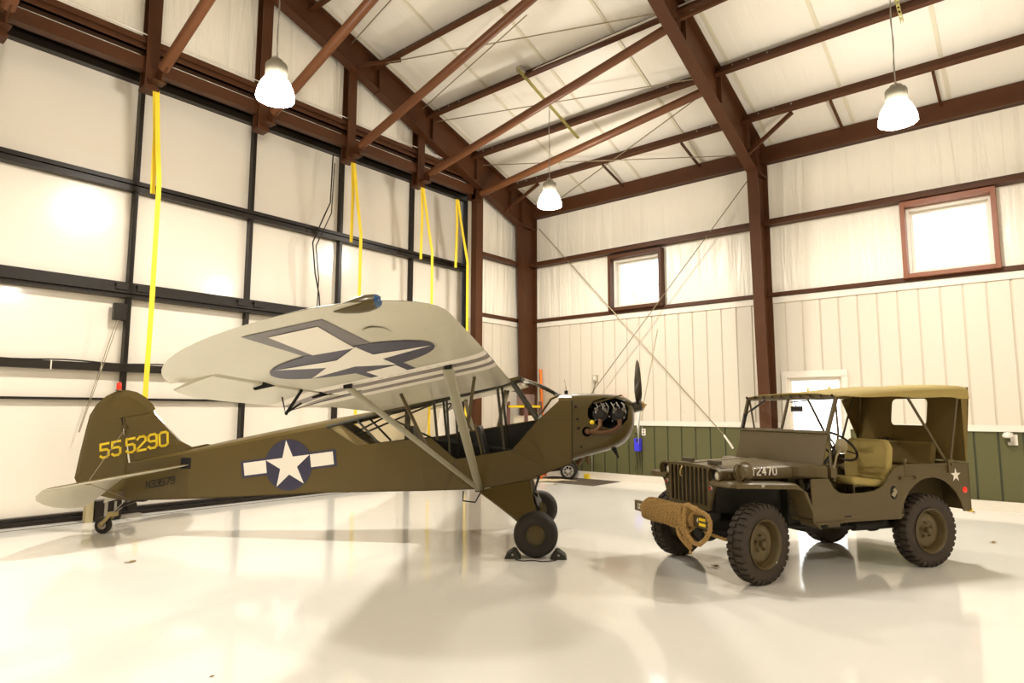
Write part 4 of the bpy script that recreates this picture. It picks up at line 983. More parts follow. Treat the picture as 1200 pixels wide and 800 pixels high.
sp_ = [p for p in sidep if not (p[0] > 1.27 and p[1] > .9)] + [(1.265, .89), (1.47, .89)]
for s_ in (-1, 1): vsheet(b, sp_, s_ * .70, s_ * .685)
b.box((-.53, -.41, .50), (.36, .41, .525)); b.box((.36, -.69, .50), (1.47, .69, .525))                       # floor
b.prism([(.33, .98), (-.50, .98), (-.50, .86), (.28, .86)], (0, .40, 0), (1, 0, 0), (0, 0, 1), (0, .29, 0)) if False else None
for s_ in (-1, 1):                                                # inner wheel houses
    b.box((-.53, min(s_ * .42, s_ * .69), .86), (.36, max(s_ * .42, s_ * .69), .88)); b.box((-.53, min(s_ * .41, s_ * .42), .52), (.36, max(s_ * .41, s_ * .42), .88)); b.box((.35, min(s_ * .42, s_ * .69), .52), (.36, max(s_ * .42, s_ * .69), .88))
b.box((-.556, -.70, .52), (-.540, .70, .99))                      # tail panel
b.box((-.556, -.71, .975), (.33, -.68, .995)); b.box((-.556, .68, .975), (.33, .71, .995))   # rolled top edge
b.box((1.0, -.69, .50), (1.015, .69, .53))
body = b.build('body', M_JEEP, jp, bevel=.004)
# cowl
pl_ = [(1.262, .70), (1.29, .698), (1.36, .665), (1.43, .61), (1.475, .55), (1.50, .50), (1.50, -.50), (1.475, -.55), (1.43, -.61), (1.36, -.665), (1.29, -.698), (1.262, -.70)]
b = MB(); b.prism(pl_, (0, 0, .885), (1, 0, 0), (0, 1, 0), (0, 0, .125)); b.build('cowl', M_JEEP, jp, bevel=.028)
b = MB(); b.box((1.16, -.68, .86), (1.19, .68, 1.0)); b.box((1.13, -.6, .98), (1.19, .6, 1.0)); dash = b.build('dashboard', M_JEEP, jp, bevel=.004)
for y in (.1, 0, -.12, .22): 
    b = MB(); b.lathe([(0, -.012), (.035, -.012), (.04, 0)], (1.158, y, .94), 'x', 16); b.build('dial', M_DARK, dash, smooth=True)
b = MB(); b.box((.4, .688, .49), (1.47, .705, .51)); b.build('sill_edge', M_JEEP, body)
# firewall and engine bay
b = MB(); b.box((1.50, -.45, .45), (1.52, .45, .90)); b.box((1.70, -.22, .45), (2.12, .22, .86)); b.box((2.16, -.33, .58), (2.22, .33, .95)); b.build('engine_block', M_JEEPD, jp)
# hood
secs = []
for x, hw, zc, ze in ((2.275, .470, 1.003, .972), (2.0, .484, 1.018, .980), (1.70, .496, 1.032, .985), (1.505, .505, 1.038, .988)):
    row = [(-1, .895), (-1, ze - .03), (-.985, ze - .008), (-.95, ze + .006), (-.5, ze + (zc - ze) * .72), (0, zc), (.5, ze + (zc - ze) * .72), (.95, ze + .006), (.985, ze - .008), (1, ze - .03), (1, .895)]
    secs.append([Vector((x, hw * a, z)) for a, z in row] + [Vector((x, hw * a * .985, z - .012)) for a, z in reversed(row)])
b = MB(); b.loft(secs); hood = b.build('hood', M_JEEP, jp, smooth=True, auto=35)
b = MB(); b.box((1.50, -.01, 1.03), (2.27, .01, 1.046)) if False else b.tube([(1.51, 0, 1.04), (2.27, 0, 1.006)], .006, 6); b.build('hood_hinge', M_JEEP, hood)
for y in (-.20, .22):
    b = MB(); b.box((2.13, y - .085, 1.005), (2.17, y + .085, 1.04)); b.build('windshield_rest_block', mat('rest_block_wood', (.075, .058, .03), .6), hood, bevel=.004)
for s_ in (-1, 1):
    b = MB(); b.box((2.17, s_ * .49 - .012, .90), (2.20, s_ * .49 + .014, .955)); b.tube([(2.15, s_ * .505, .957), (2.22, s_ * .505, .957)], .008, 8); b.build('hood_catch', M_JEEP, hood)
letters('12470', (1.965, .508, .925), (-1, 0, -.004), (0, -.06, 1), (0, .0015, 0), .066, .038, .022, .013, 'hood_number', M_STARW, hood)
letters('07421'[::-1], (2.01, -.508, .925), (-1, 0, 0), (0, .06, 1), (0, -.0015, 0), .066, .038, .022, .013, 'hood_number', M_STARW, hood) if False else None
# grille
go = [(-.333, .60), (.333, .60), (.345, .66), (.40, .80), (.455, .865), (.488, .90), (.49, .93), (.478, .962), (.44, .982), (.25, 1.0), (0, 1.006), (-.25, 1.0), (-.44, .982), (-.478, .962), (-.49, .93), (-.488, .90), (-.455, .865), (-.40, .80), (-.345, .66)]
b = MB(); b.prism(go, (2.278, 0, 0), (0, 1, 0), (0, 0, 1), (.018, 0, 0)); gr = b.build('grille', M_JEEP, jp)
b = MB()
for i in range(9):
    y = (i - 4) * .0665; w_ = .0245; b.prism([(y + w_ * math.cos(R(a)), (.955 if a < 181 else .655) + w_ * math.sin(R(a))) for a in list(range(0, 181, 30)) + list(range(180, 361, 30))], (2.2, 0, 0), (0, 1, 0), (0, 0, 1), (.2, 0, 0))
for y in (-.395, .395): b.prism([(y + .078 * math.cos(R(a)), .915 + .078 * math.sin(R(a))) for a in range(0, 360, 12)], (2.2, 0, 0), (0, 1, 0), (0, 0, 1), (.2, 0, 0))
co = b.build('cutter', M_DARK, jp); md = gr.modifiers.new('c', 'BOOLEAN'); md.object = co; md.operation = 'DIFFERENCE'; md.solver = 'EXACT'; apply_mods(gr); bpy.data.objects.remove(co)
b = MB()
for y in (-.395, .395): b.lathe([(.083, 2.296), (.088, 2.302), (.078, 2.302), (.078, 2.25)], (0, y, .915), 'x', 30)
b.tube([(2.30, y_, z_) for y_, z_ in go], .006, 6, closed=True); b.build('grille_rim', M_JEEP, gr, smooth=True)
for y in (-.395, .395):
    b = MB(); b.lathe([(0, 2.268), (.025, 2.264), (.040, 2.255), (.048, 2.24)], (0, y, .915), 'x', 28); hl = b.build('headlight', M_CREAM, jp, smooth=True)
    b = MB(); b.lathe([(.048, 2.24), (.060, 2.235), (.075, 2.262), (.076, 2.17), (.03, 2.13), (0, 2.13)], (0, y, .915), 'x', 28); b.build('headlight_bowl', M_BLACK, hl, smooth=True)
    ym = y * .90
    b = MB(); b.lathe([(0, 2.318), (.012, 2.316), (.019, 2.305), (.020, 2.296)], (0, ym, .80), 'x', 18); ml = b.build('marker_light', mat('dark_red_lens', (.35, .03, .015), .15, coat=1), jp, smooth=True)
    b = MB(); b.lathe([(.020, 2.296), (.024, 2.31), (.028, 2.306), (.028, 2.296)], (0, ym, .80), 'x', 18); b.build('ring', M_ALU, ml, smooth=True)
b = MB(); b.tube([(2.31, -.068, .97), (2.325, -.07, .95), (2.325, -.085, .915), (2.32, -.09, .885), (2.31, -.078, .875)], .008, 8); b.build('grille_hook', mat('brass_hook', (.45, .33, .14), .4, metal=.6), gr, smooth=True)
# fenders
for s_ in (-1, 1):
    path = [(2.318, .835), (2.312, .862), (2.29, .880), (2.25, .886), (2.1, .880), (1.72, .862), (1.64, .858), (1.605, .842), (1.575, .80), (1.425, .462)]
    secs = []
    for i, (x, z) in enumerate(path):
        a = Vector(path[max(i - 1, 0)]); c = Vector(path[min(i + 1, len(path) - 1)]); d = (c - a).normalized(); n = Vector((-d.y, d.x)); n = n if n.y > 0 or (abs(n.y) < .3 and n.x > 0) else -n
        if i >= 8: n = Vector((-abs(d.y), 0)) * 0 + Vector((abs(d.y), -d.x * 1.0)) ; n = Vector((n.x, abs(n.y)))
        if i == 0: n = Vector((1, 0))
        inn = .36 if i < 8 else .50
        row = [(inn, 0), (.66, 0), (.69, -.004), (.702, -.014), (.704, -.05), (.698, -.05), (.694, -.018), (.685, -.010), (.66, -.008), (inn, -.008)]
        fy = (.90, .94, .975, .99)[i] if i < 4 else 1
        secs.append([Vector((x + n.x * k, s_ * (y if y < .5 else y * fy), z + n.y * k)) for y, k in row])
    b = MB(); b.loft(secs); fe = b.build('fender', M_JEEP, jp, smooth=True, auto=40)
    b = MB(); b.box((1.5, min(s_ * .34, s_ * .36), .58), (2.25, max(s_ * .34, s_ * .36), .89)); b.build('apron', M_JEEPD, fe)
    if s_ > 0: letters('TP', (2.03, .706, .838), (-1, 0, 0), (0, 0, 1), (0, .001, 0), .020, .012, .008, .004, 'tyre_pressure_mark', M_STARW, fe)
# blackout lamp on the left fender
b = MB(); b.lathe([(0, .055), (.05, .055), (.068, .045), (.072, .02), (.070, -.03), (.05, -.055), (0, -.06)], (2.12, .60, .965), 'x', 28); bl = b.build('blackout_lamp', M_JEEP, jp, smooth=True)
b = MB(); b.tube([(2.12 + .0 + .085 * math.cos(R(a)) , .60, .965 + .085 * math.sin(R(a))) for a in range(-60, 250, 12)], .007, 6); b.box((2.07, .57, .872), (2.17, .63, .885)); b.bar((2.12, .60, .88), (2.12, .60, .91), .03, .03)
b.tube([(2.18, .6 + .07 * math.cos(R(a)), .965 + .07 * math.sin(R(a))) for a in range(0, 360, 15)], .006, 6, closed=True); b.build('lamp_guard', M_JEEP, bl, smooth=True)
# bumper
b = MB(); b.prism([(2.50, .487), (2.535, .487), (2.535, .59), (2.50, .59), (2.50, .580), (2.525, .580), (2.525, .497), (2.50, .497)], (0, -.609, 0), (1, 0, 0), (0, 0, 1), (0, 1.218, 0)); bp_ = b.build('front_bumper', M_JEEP, jp, bevel=.004)
b = MB()
b.box((2.495, .60, .50), (2.538, .612, .58)); b.build('bumper_end', M_JEEPD, bp_)
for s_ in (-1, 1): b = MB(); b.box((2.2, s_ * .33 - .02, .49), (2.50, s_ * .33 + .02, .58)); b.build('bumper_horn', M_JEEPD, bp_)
letters('CO', (2.5365, -.535, .515), (0, -1, 0) if False else (0, 1, 0), (0, 0, 1), (.001, 0, 0), .045, .022, .010, .009, 'bumper_mark', M_STARW, bp_)
b = MB()
for z in (.552, .508): b.box((2.5355, .49, z), (2.537, .585, z + .024))
b.build('yellow_bar_mark', M_YEL, bp_)
letters('4', (2.536, .462, .535), (0, 1, 0), (0, 0, 1), (.001, 0, 0), .032, .016, .01, .006, 'bumper_mark', M_STARW, bp_)
# chassis
b = MB()
for s_ in (-1, 1): b.box((-.52, s_ * .33 - .025, .42), (2.3, s_ * .33 + .025, .50))
for x in (-.4, .5, 1.3, 2.2): b.box((x - .03, -.33, .43), (x + .03, .33, .49))
ch = b.build('chassis_frame', M_JEEPD, jp)
for x, nm in ((0, 'rear_axle'), (WB, 'front_axle')):
    b = MB(); b.tube([(x, -.52, .35), (x, .52, .35)], .035, 12); b.lathe([(0, -.13), (.09, -.10), (.12, -.02), (.12, .04), (.08, .12), (0, .14)], (x, -.12 if x else .0, .35), 'x', 18); b.build(nm, M_JEEPD, jp, smooth=True)
    b = MB()
    for s_ in (-1, 1):
        for k, (l_, z) in enumerate(((.46, .0), (.40, -.010), (.32, -.020), (.24, -.030))):
            pts = [(x + l_ * t_, s_ * .42, .40 + z + .06 * (t_ * l_ / .46) ** 2) for t_ in [q / 6 - 1 for q in range(13)]]
            for p, q in zip(pts, pts[1:]): b.bar(p, q, .045, .009)
    b.build('leaf_spring', M_JEEPD, jp)
b = MB(); b.tube([(1.5, -.2, .35), (.9, -.05, .36), (.1, 0, .36)], .025, 10); b.tube([(WB - .05, .45, .30), (WB - .05, -.45, .30)], .014, 8); b.tube([(.75, .45, .40), (.15, .45, .40)], .05, 14); b.box((.85, -.2, .33), (1.15, .25, .50)); b.tube([(1.45, .35, .42), (.9, .45, .40), (.7, .45, .40)], .02, 8); b.tube([(2.35, .40, .43), (1.9, .52, .38)], .02, 8); b.build('drive_train', M_JEEPD, jp, smooth=True)
b = MB(); b.box((1.14, .66, .485), (1.46, .72, .50)); b.box((1.16, .66, .455), (1.3, .70, .485)); b.build('side_step', M_JEEP, jp, bevel=.003)
# wheels
def jwheel(x, s_, steer, label=None):
    w_ = empty('wheel', (x, s_ * .61, .347), steer); w_.parent = jp
    Rt = .347; b = MB()
    prof = [(.205, -.062), (.225, -.072), (.27, -.082), (.305, -.080), (.325, -.072), (.329, -.058), (.331, -.03), (.331, .03), (.329, .058), (.325, .072), (.305, .080), (.27, .082), (.225, .072), (.205, .062)]
    b.lathe(prof, (0, 0, 0), 'y', 56)
    nl = 34
    for k in range(nl):
        for sd in (-1, 1):
            a = 2 * PI * (k + (.5 if sd > 0 else 0)) / nl; da = 2 * PI / nl * .30
            vs = []
            for aa in (a - da, a + da):
                for (r_, y) in ((.328, .008), (.3475, .010), (.3465, .060), (.337, .076), (.318, .083), (.300, .083), (.31, .072)):
                    vs.append((r_ * math.cos(aa), sd * y, r_ * math.sin(aa)))
            n = 7; b.add(vs, [tuple(range(n)), tuple(range(2 * n - 1, n - 1, -1))] + [(i, (i + 1) % n, n + (i + 1) % n, n + i) for i in range(n)])
    ty = b.build('tyre', M_JTYRE, w_, smooth=True, auto=30)
    b = MB(); o_ = s_
    b.lathe([(.208, .066 * o_), (.216, .078 * o_), (.212, .082 * o_), (.200, .074 * o_), (.192, .055 * o_), (.186, .02 * o_), (.178, -.0 * o_), (.170, .012 * o_), (.150, .020 * o_), (.115, .026 * o_), (.095, .018 * o_), (.085, .012 * o_), (.078, .010 * o_), (.0, .010 * o_)], (0, 0, 0), 'y', 44)
    b.lathe([(.208, -.066 * o_), (.214, -.076 * o_), (.19, -.05 * o_), (.178, 0)], (0, 0, 0), 'y', 44)
    for k in range(4):
        a = k * PI / 2 + .4
        b.add([(r_ * math.cos(a + d_), .008 * o_ + q * o_, r_ * math.sin(a + d_)) for r_, d_, q in ((.177, -.12, .0), (.177, .12, .0), (.169, .12, .006), (.169, -.12, .006))], [(0, 1, 2, 3)])
    rm = b.build('rim', M_JEEP, w_, smooth=True, auto=35)
    b = MB(); b.lathe([(0, .062 * o_), (.022, .062 * o_), (.028, .055 * o_), (.030, .02 * o_), (.052, .015 * o_), (.055, .008 * o_)], (0, 0, 0), 'y', 24)
    for k in range(5):
        a = k * 2 * PI / 5 + .3; b.lathe([(0, .040 * o_), (.006, .038 * o_), (.010, .030 * o_), (.010, .008 * o_)], (.068 * math.cos(a), 0, .068 * math.sin(a)), 'y', 8)
    b.build('hub', M_JEEP, rm, smooth=True, auto=30)
    return w_
M_JTYRE = mat('worn_tyre', (.040, .028, .018), .75, var=((10, 10, 10), .35), bump=((50, 50, 50), .2, .002))
for x, s_, st in ((0, 1, 0), (0, -1, 0), (WB, 1, R(13)), (WB, -1, R(13))): jwheel(x, s_, st)
# ---- windshield
X1, Z1, W1, X2, Z2, W2 = 1.153, 1.303, .608, 1.037, 1.645, .625
ws = empty('windshield', (0, 0, 0)); ws.parent = jp
b = MB(); b.prism([(-.615, 0), (.615, 0), (W1, .30), (-W1, .30)], (1.245, 0, 1.005), (0, 1, 0), Vector((X1 - 1.245, 0, Z1 - 1.005)).normalized(), (-.012, 0, 0)); b.build('lower_panel', M_JEEP, ws, bevel=.004)
b = MB()
P = lambda y, f_: Vector((X1 + (X2 - X1) * f_, y * (W1 + (W2 - W1) * f_), Z1 + (Z2 - Z1) * f_))
upv = (P(0, 1) - P(0, 0)).normalized(); fr_ = Vector((.95, 0, .3))
for s_ in (-1, 1): b.bar(P(s_ * .985, -.03), P(s_ * .985, 1.0), .03, .035, (1, 0, 0))
b.bar(P(-1, 0), P(1, 0), .03, .03, upv); b.bar(P(-1, .985), P(1, .985), .034, .035, upv); b.bar(P(0, 0), P(0, 1), .024, .022, (1, 0, 0))
b.build('windshield_frame', M_JEEP, ws, bevel=.004)
b = MB()
for a, c in ((-.96, -.02), (.02, .96)): b.add([P(a, .04), P(c, .04), P(c, .95), P(a, .95)], [(0, 1, 2, 3)])
b.build('pane', M_GLASS, ws)
b = MB()
for y in (-.6,): b.tube([P(-.93, .3) + Vector((.02, 0, 0)), P(-.87, .55) + Vector((.03, 0, 0)), P(-.55, .88) + Vector((.03, 0, 0))], .008, 6); b.tube([P(-.93, .05) + Vector((.02, 0, 0)), P(-.95, .5) + Vector((.03, 0, 0))], .014, 8); b.tube([P(-.5, .92) + Vector((.03, 0, 0)), P(-.78, .62) + Vector((.03, 0, 0))], .011, 6)
b.build('wiper', M_BLACK, ws, smooth=True); b = MB(); b.tube([P(.1, .86) + Vector((.02, 0, 0)), P(.45, .9) + Vector((.02, 0, 0))], .007, 6); b.build('wiper', M_BLACK, ws, smooth=True)
b = MB(); b.box((X2 - .02, .02, 1.50), (X2 + .0, .17, 1.555)); b.bar((X2 + .02, .09, 1.61), (X2 - .01, .09, 1.55), .01, .01); b.build('inside_mirror', M_BLACK, ws, bevel=.008)
for s_ in (-1, 1):
    b = MB(); b.tube([(X1 - .02, s_ * .60, 1.29), (X1 + .02, s_ * .64, 1.05), (1.20, s_ * .67, .93)], .012, 8); b.box((1.17, s_ * .69 - .015, .90), (1.24, s_ * .69 + .015, .99)); b.build('windshield_hinge', M_JEEP, ws, smooth=True)
# side mirror
b = MB(); b.tube([(1.20, .70, .98), (1.22, .76, 1.10), (1.13, .74, 1.17)], .007, 8); b.lathe([(0, -.008), (.05, -.012), (.068, -.006), (.068, .004), (.05, .016), (0, .024)], (1.12, .72, 1.185), 'x', 24); b.build('side_mirror', mat('mirror_back_tan', (.26, .21, .11), .5), jp, smooth=True)
# steering wheel
sc = Vector((.80, .37, 1.16)); sn = Vector((-.72, 0, .69)).normalized(); su = Vector((.69, 0, .72)).normalized()
b = MB(); b.tube([sc + (Vector((0, 1, 0)) * math.cos(R(a)) + su * math.sin(R(a))) * .195 for a in range(0, 360, 10)], .012, 8, closed=True)
for a in (90, 210, 330): b.tube([sc - sn * .02, sc + (Vector((0, 1, 0)) * math.cos(R(a)) + su * math.sin(R(a))) * .19], .007, 6)
b.lathe([(0, 0)], n=3) if False else None
b.tube([sc, sc - sn * .03], .032, 14); b.tube([sc, sc - sn * .62], .017, 10); b.build('steering_wheel', M_BLACK, jp, smooth=True)
b = MB(); b.tube([(.85, .05, .52), (.83, .05, .88)], .01, 8); b.tube([(.70, .0, .52), (.70, .0, .78)], .009, 8); b.tube([(.70, -.08, .52), (.70, -.08, .74)], .009, 8); b.build('gear_lever', M_BLACK, jp, smooth=True)
# seats
def jseat(y0, y1, label):
    s_ = empty('front_seat', (0, 0, 0)); s_.parent = jp
    b = MB(); b.prism([(.42, .76), (.90, .81), (.93, .855), (.90, .89), (.45, .84)], (0, y0, 0), (1, 0, 0), (0, 0, 1), (0, y1 - y0, 0)); b.build('cushion', M_CANVAS, s_, bevel=.025, smooth=True)
    b = MB(); bk_ = [(y0 + .02, 0), (y1 - .01, 0), (y1 + .01, .10), (y1 + .01, .32), (y1 - .04, .40), (y0 + .04, .40), (y0, .32), (y0, .10)]
    b.prism(bk_, (.50, 0, .835), (0, 1, 0), Vector((-.14, 0, 1)).normalized(), (-.07, 0, -.005)); b.build('backrest', M_CANVAS, s_, bevel=.022, smooth=True)
    b = MB()
    for y in (y0 + .03, y1 - .03): b.tube([(.88, y, .52), (.88, y, .80), (.46, y, .79), (.40, y, 1.2)], .012, 8); b.tube([(.48, y, .52), (.48, y, .80)], .012, 8)
    b.tube([(.88, y0 + .03, .6), (.88, y1 - .03, .6)], .010, 8); b.tube([(.48, y0 + .03, .6), (.48, y1 - .03, .6)], .010, 8); b.tube([(.47, y0 + .03, .79), (.47, y1 - .03, .79)], .010, 8)
    b.build('seat_frame', M_JEEP, s_, smooth=True)
    return s_
jseat(.13, .64, 'driver'); jseat(-.60, -.13, 'passenger')
rs = empty('rear_seat', (0, 0, 0)); rs.parent = jp
b = MB(); b.box((-.44, -.40, .83), (-.02, .40, .92)); b.build('cushion', M_CANVASD, rs, bevel=.03, smooth=True)
b = MB(); b.prism([(-.40, 0), (.40, 0), (.40, .26), (-.40, .26)], (-.42, 0, .93), (0, 1, 0), Vector((-.2, 0, 1)).normalized(), (-.07, 0, -.01)); b.build('backrest', M_CANVASD, rs, bevel=.025, smooth=True)
# ---- canvas
def cz(x): 
    pts = [(-.69, 1.765), (-.60, 1.782), (.10, 1.752), (.60, 1.715), (1.06, 1.672)]
    for (a, za), (c, zc) in zip(pts, pts[1:]):
        if x <= c: return za + (zc - za) * (x - a) / (c - a)
    return 1.672
secs = []
for x in (1.065, .95, .78, .6, .4, .27, .137, .0, -.15, -.3, -.45, -.56, -.64, -.69):
    z = cz(x); w_ = .632 + .03 * max(0, min(1, (1.06 - x) / 1.2)); sag = -.012 * abs(math.sin((x - .137) / .69 * PI)) if x < .137 else -.010 * math.sin(max(0, (x - .137)) / .93 * PI)
    zb = 1.645 - .006 * math.cos(x * 9) if x > -.5 else 1.635
    zb = min(zb, z - .03)
    row = [(-w_, zb), (-w_ + .004, z - .045 if z - .045 > zb else zb + .01), (-w_ + .03, z - .012), (-w_ * .6, z + .010 + sag), (0, z + .020 + sag), (w_ * .6, z + .010 + sag), (w_ - .03, z - .012), (w_ - .004, z - .045 if z - .045 > zb else zb + .01), (w_, zb)]
    secs.append([Vector((x, a, c)) for a, c in row] + [Vector((x, a * .985, c - .008 if abs(a) < w_ - .01 else c)) for a, c in reversed(row)])
cv = empty('canvas_top', (0, 0, 0)); cv.parent = jp
b = MB(); b.loft(secs); b.build('roof_canvas', M_CANVAS, cv, smooth=True, auto=60)
b = MB()
for i in range(10): y = -.6 + 1.2 * i / 9; b.lathe([(0, 0), (.012, .0), (.012, .008), (0, .01)], (1.072, y, 1.655), 'x', 10); b.bar((1.075, y, 1.642), (1.075, y, 1.668), .02, .004)
b.build('snap_fastener', M_BLACK, cv)
# rear curtain with window hole
cur = [(-.665, 0), (.665, 0), (.665, .60), (.655, .765), (-.655, .765), (-.665, .60)]
hole = []
for cx, cy, a0 in ((.17, .41, -90), (.17, .60, 0), (-.17, .60, 90), (-.17, .41, 180)):
    for k in range(5): a = R(a0 + 22.5 * k); hole.append((cx + .055 * math.cos(a), cy + .06 * math.sin(a)))
base_ = Vector((-.575, 0, 1.0)); uv_ = Vector((-.115, 0, .765)).normalized(); nb = Vector((-1, 0, -.15)).normalized() * .008
tr = tessellate_polygon([[Vector((x, y, 0)) for x, y in cur], [Vector((x, y, 0)) for x, y in hole]])
allp = cur + hole; n = len(allp)
A = [base_ + Vector((0, 1, 0)) * x + uv_ * y for x, y in allp]; nc = len(cur); nh = len(hole)
b = MB(); b.add(A + [v + nb for v in A], [tuple(t) for t in tr] + [tuple(n + q for q in reversed(t)) for t in tr] + [(i, (i + 1) % nc, n + (i + 1) % nc, n + i) for i in range(nc)] + [(nc + i, nc + (i + 1) % nh, n + nc + (i + 1) % nh, n + nc + i) for i in range(nh)])
b.build('rear_curtain', M_CANVASD, cv)
b = MB(); b.tube([base_ + Vector((0, 1, 0)) * x + uv_ * y for x, y in hole], .007, 6, closed=True); b.build('window_binding', M_CANVASD, cv, smooth=True)
for s_, xt in ((-1, -.36), (1, -.58)):
    b = MB(); b.add([(xt, s_ * .655, 1.64), (-.672, s_ * .658, 1.70), (-.575, s_ * .668, 1.0), (-.56, s_ * .668, 1.0), (-.58 if s_ < 0 else -.575, s_ * .662, 1.2),
           (xt, s_ * .648, 1.64), (-.672, s_ * .650, 1.70), (-.575, s_ * .660, 1.0), (-.56, s_ * .660, 1.0), (-.58 if s_ < 0 else -.575, s_ * .655, 1.2)], [(0,1,2,3,4),(9,8,7,6,5),(0,5,6,1),(1,6,7,2),(2,7,8,3),(3,8,9,4),(4,9,5,0)])
    b.build('quarter_curtain', M_CANVASD, cv)
for tx, fx in ((.137, -.27), (-.56, -.31)):
    b = MB(); zt_ = cz(tx) - .015
    b.tube([(fx, -.69, .99), (tx + .02, -.645, zt_ - .09), (tx, -.62, zt_ - .02), (tx, -.55, zt_), (tx, .55, zt_), (tx, .62, zt_ - .02), (tx + .02, .645, zt_ - .09), (fx, .69, .99)], .013, 10); b.build('roof_bow', M_JEEP, cv, smooth=True)
for s_ in (-1, 1):
    b = MB(); b.box((-.33, s_ * .70 - .012, .90), (-.25, s_ * .70 + .018, 1.03)); b.tube([(-.29, s_ * .69, .98), (-.29, s_ * .73, .98)], .014, 10); b.build('bow_socket', M_JEEP, body)
    b = MB(); b.tube([(X2, s_ * .60, 1.63), (1.0, s_ * .58, 1.3), (1.12, s_ * .64, 1.0)], .010, 8); b.build('brace_arm', M_JEEP, ws, smooth=True)
# body details on the near side
b = MB(); b.box((.20, .70, .862), (.40, .712, .872)); b.box((.19, .70, .855), (.21, .725, .88)); b.box((.38, .70, .855), (.40, .725, .88)); b.tube([(.31, .695, .88), (.31, .695, 1.03)], .014, 8); b.tube([(.31, .695, 1.02), (.31, .695, 1.05)], .022, 10); b.build('tool_clamp', M_JEEP, body)
b = MB(); b.prism([(.055 * math.cos(R(a)) * .8 + .48, .065 * math.sin(R(a)) + .735) for a in range(0, 360, 20)], (0, .7005, 0), (1, 0, 0), (0, 0, 1), (0, .001, 0)); rc = b.build('tool_recess', M_DARK, body)
b = MB(); b.tube([(.50, .703, .70), (.47, .706, .745), (.485, .706, .77)], .02, 8); b.build('axe_clip', M_ALU if False else mat('khaki_metal', (.30, .26, .16), .4), rc, smooth=True)
b = MB(); b.box((1.02, .7005, .535), (1.10, .7015, .548)); b.build('drain_slot', M_DARK, body)
decal([(star_pts(.070), M_STARW, 'star_mark')], 'x', (-.36, .701, .872), (-1, 0, 0), (0, 0, 1), (0, 1, 0), body)
decal([(star_pts(.070), M_STARW, 'star_mark')], 'x', (-.36, -.701, .872), (1, 0, 0), (0, 0, 1), (0, -1, 0), body)
for s_ in (-1, 1):
    b = MB(); b.lathe([(0, .012 * s_), (.02, .011 * s_), (.029, .006 * s_), (.03, 0)], (-.475, s_ * .70, .725), 'y', 24); b.build('reflector', M_RED, body, smooth=True)
b = MB()
for s_ in (-1, 1): b.tube([(-.55, s_ * .52, .90), (-.66, s_ * .52, .905), (-.70, s_ * .54, .90)], .014, 10)
b.build('grab_handle', M_CHROME, jp, smooth=True)
b = MB()
for s_ in (-1, 1): b.box((-.60, s_ * .60 - .05, .56), (-.556, s_ * .60 + .05, .60))
b.build('tail_light', M_RED, jp, bevel=.006)
b = MB(); b.box((-.60, .62, .50), (-.558, .68, .53)); b.build('tail_reflector', M_YEL, jp)
b = MB(); b.tube([(.0, -.60, 1.02), (-.1, -.3, 1.05), (-.05, -.05, 1.0)], .008, 6); b.build('seat_belt', mat('navy_belt', (.03, .03, .09), .7), jp, smooth=True)
# spare wheel on the tail
sp = jwheel(0, 1, 0); sp.location = (-.66, -.28, .86); sp.rotation_euler = (0, 0, R(90)); sp.name = 'spare_wheel'
sp.scale = (1, 1, 1)

# ---- rope coiled on the bumper (thing of its own)
def jw(p): 
    c, s_ = math.cos(JTH), math.sin(JTH); return Vector((JX + c * p[0] - s_ * p[1], JY + s_ * p[0] + c * p[1], p[2]))
def twist(mb, pts, r_, n=3, pitch=.075, res=1):
    """laid rope: n strands twisted round the path"""
    P = [Vector(p) for p in pts]
    # resample
    out = [P[0]]; step = .0085
    for a, c in zip(P, P[1:]):
        l = (c - a).length; k = max(1, int(l / step))
        for i in range(1, k + 1): out.append(a.lerp(c, i / k))
    fr = []; prev = None; dist = 0; D = []
    for i, p in enumerate(out):
        d = (out[min(i + 1, len(out) - 1)] - out[max(i - 1, 0)]).normalized()
        if prev is None: a = d.cross(Vector((.3, .2, 1))).normalized()
        else: a = (prev - d * prev.dot(d)).normalized()
        prev = a; fr.append((a, d.cross(a))); D.append(dist)
        if i + 1 < len(out): dist += (out[i + 1] - p).length
    for s_ in range(n):
        mb.tube([p + (f_[0] * math.cos(2 * PI * (D[i] / pitch + s_ / n)) + f_[1] * math.sin(2 * PI * (D[i] / pitch + s_ / n))) * r_ * .60 for i, (p, f_) in enumerate(zip(out, fr))], r_ * .50, 6)
rope = empty('tow_rope', (0, 0, 0)); tag(rope, 'thick manila rope coiled round the front bumper of the jeep', 'rope')
b = MB(); pts = []; turns = 15
for i in range(turns * 14 + 1):
    t_ = i / (turns * 14); a = 2 * PI * turns * t_; y = -.40 + .77 * t_
    rz = .092 + .006 * math.sin(t_ * 9) + .012 * t_; rx = .062
    pts.append(jw((2.515 + rx * math.cos(a), y + .06 * math.sin(a), .540 + rz * math.sin(a))))
twist(b, pts, .0215, n=3, pitch=.07); b.tube([jw((2.515, -.42, .54)), jw((2.515, 0, .543)), jw((2.515, .41, .546))], [.066, .070, .074], 16); b.build('coil', M_ROPE, rope, smooth=True)
b = MB()
twist(b, [jw(p) for p in [(2.58, .30, .65), (2.62, .34, .58), (2.63, .36, .48), (2.61, .385, .41), (2.59, .41, .36), (2.58, .42, .30)]], .020)
twist(b, [jw(p) for p in [(2.60, .26, .46), (2.62, .31, .41), (2.62, .35, .38), (2.60, .40, .33), (2.58, .43, .30)]], .020)
twist(b, [jw(p) for p in [(2.585, .37, .65), (2.62, .39, .58), (2.63, .40, .48), (2.62, .41, .40), (2.60, .41, .32)]], .020)
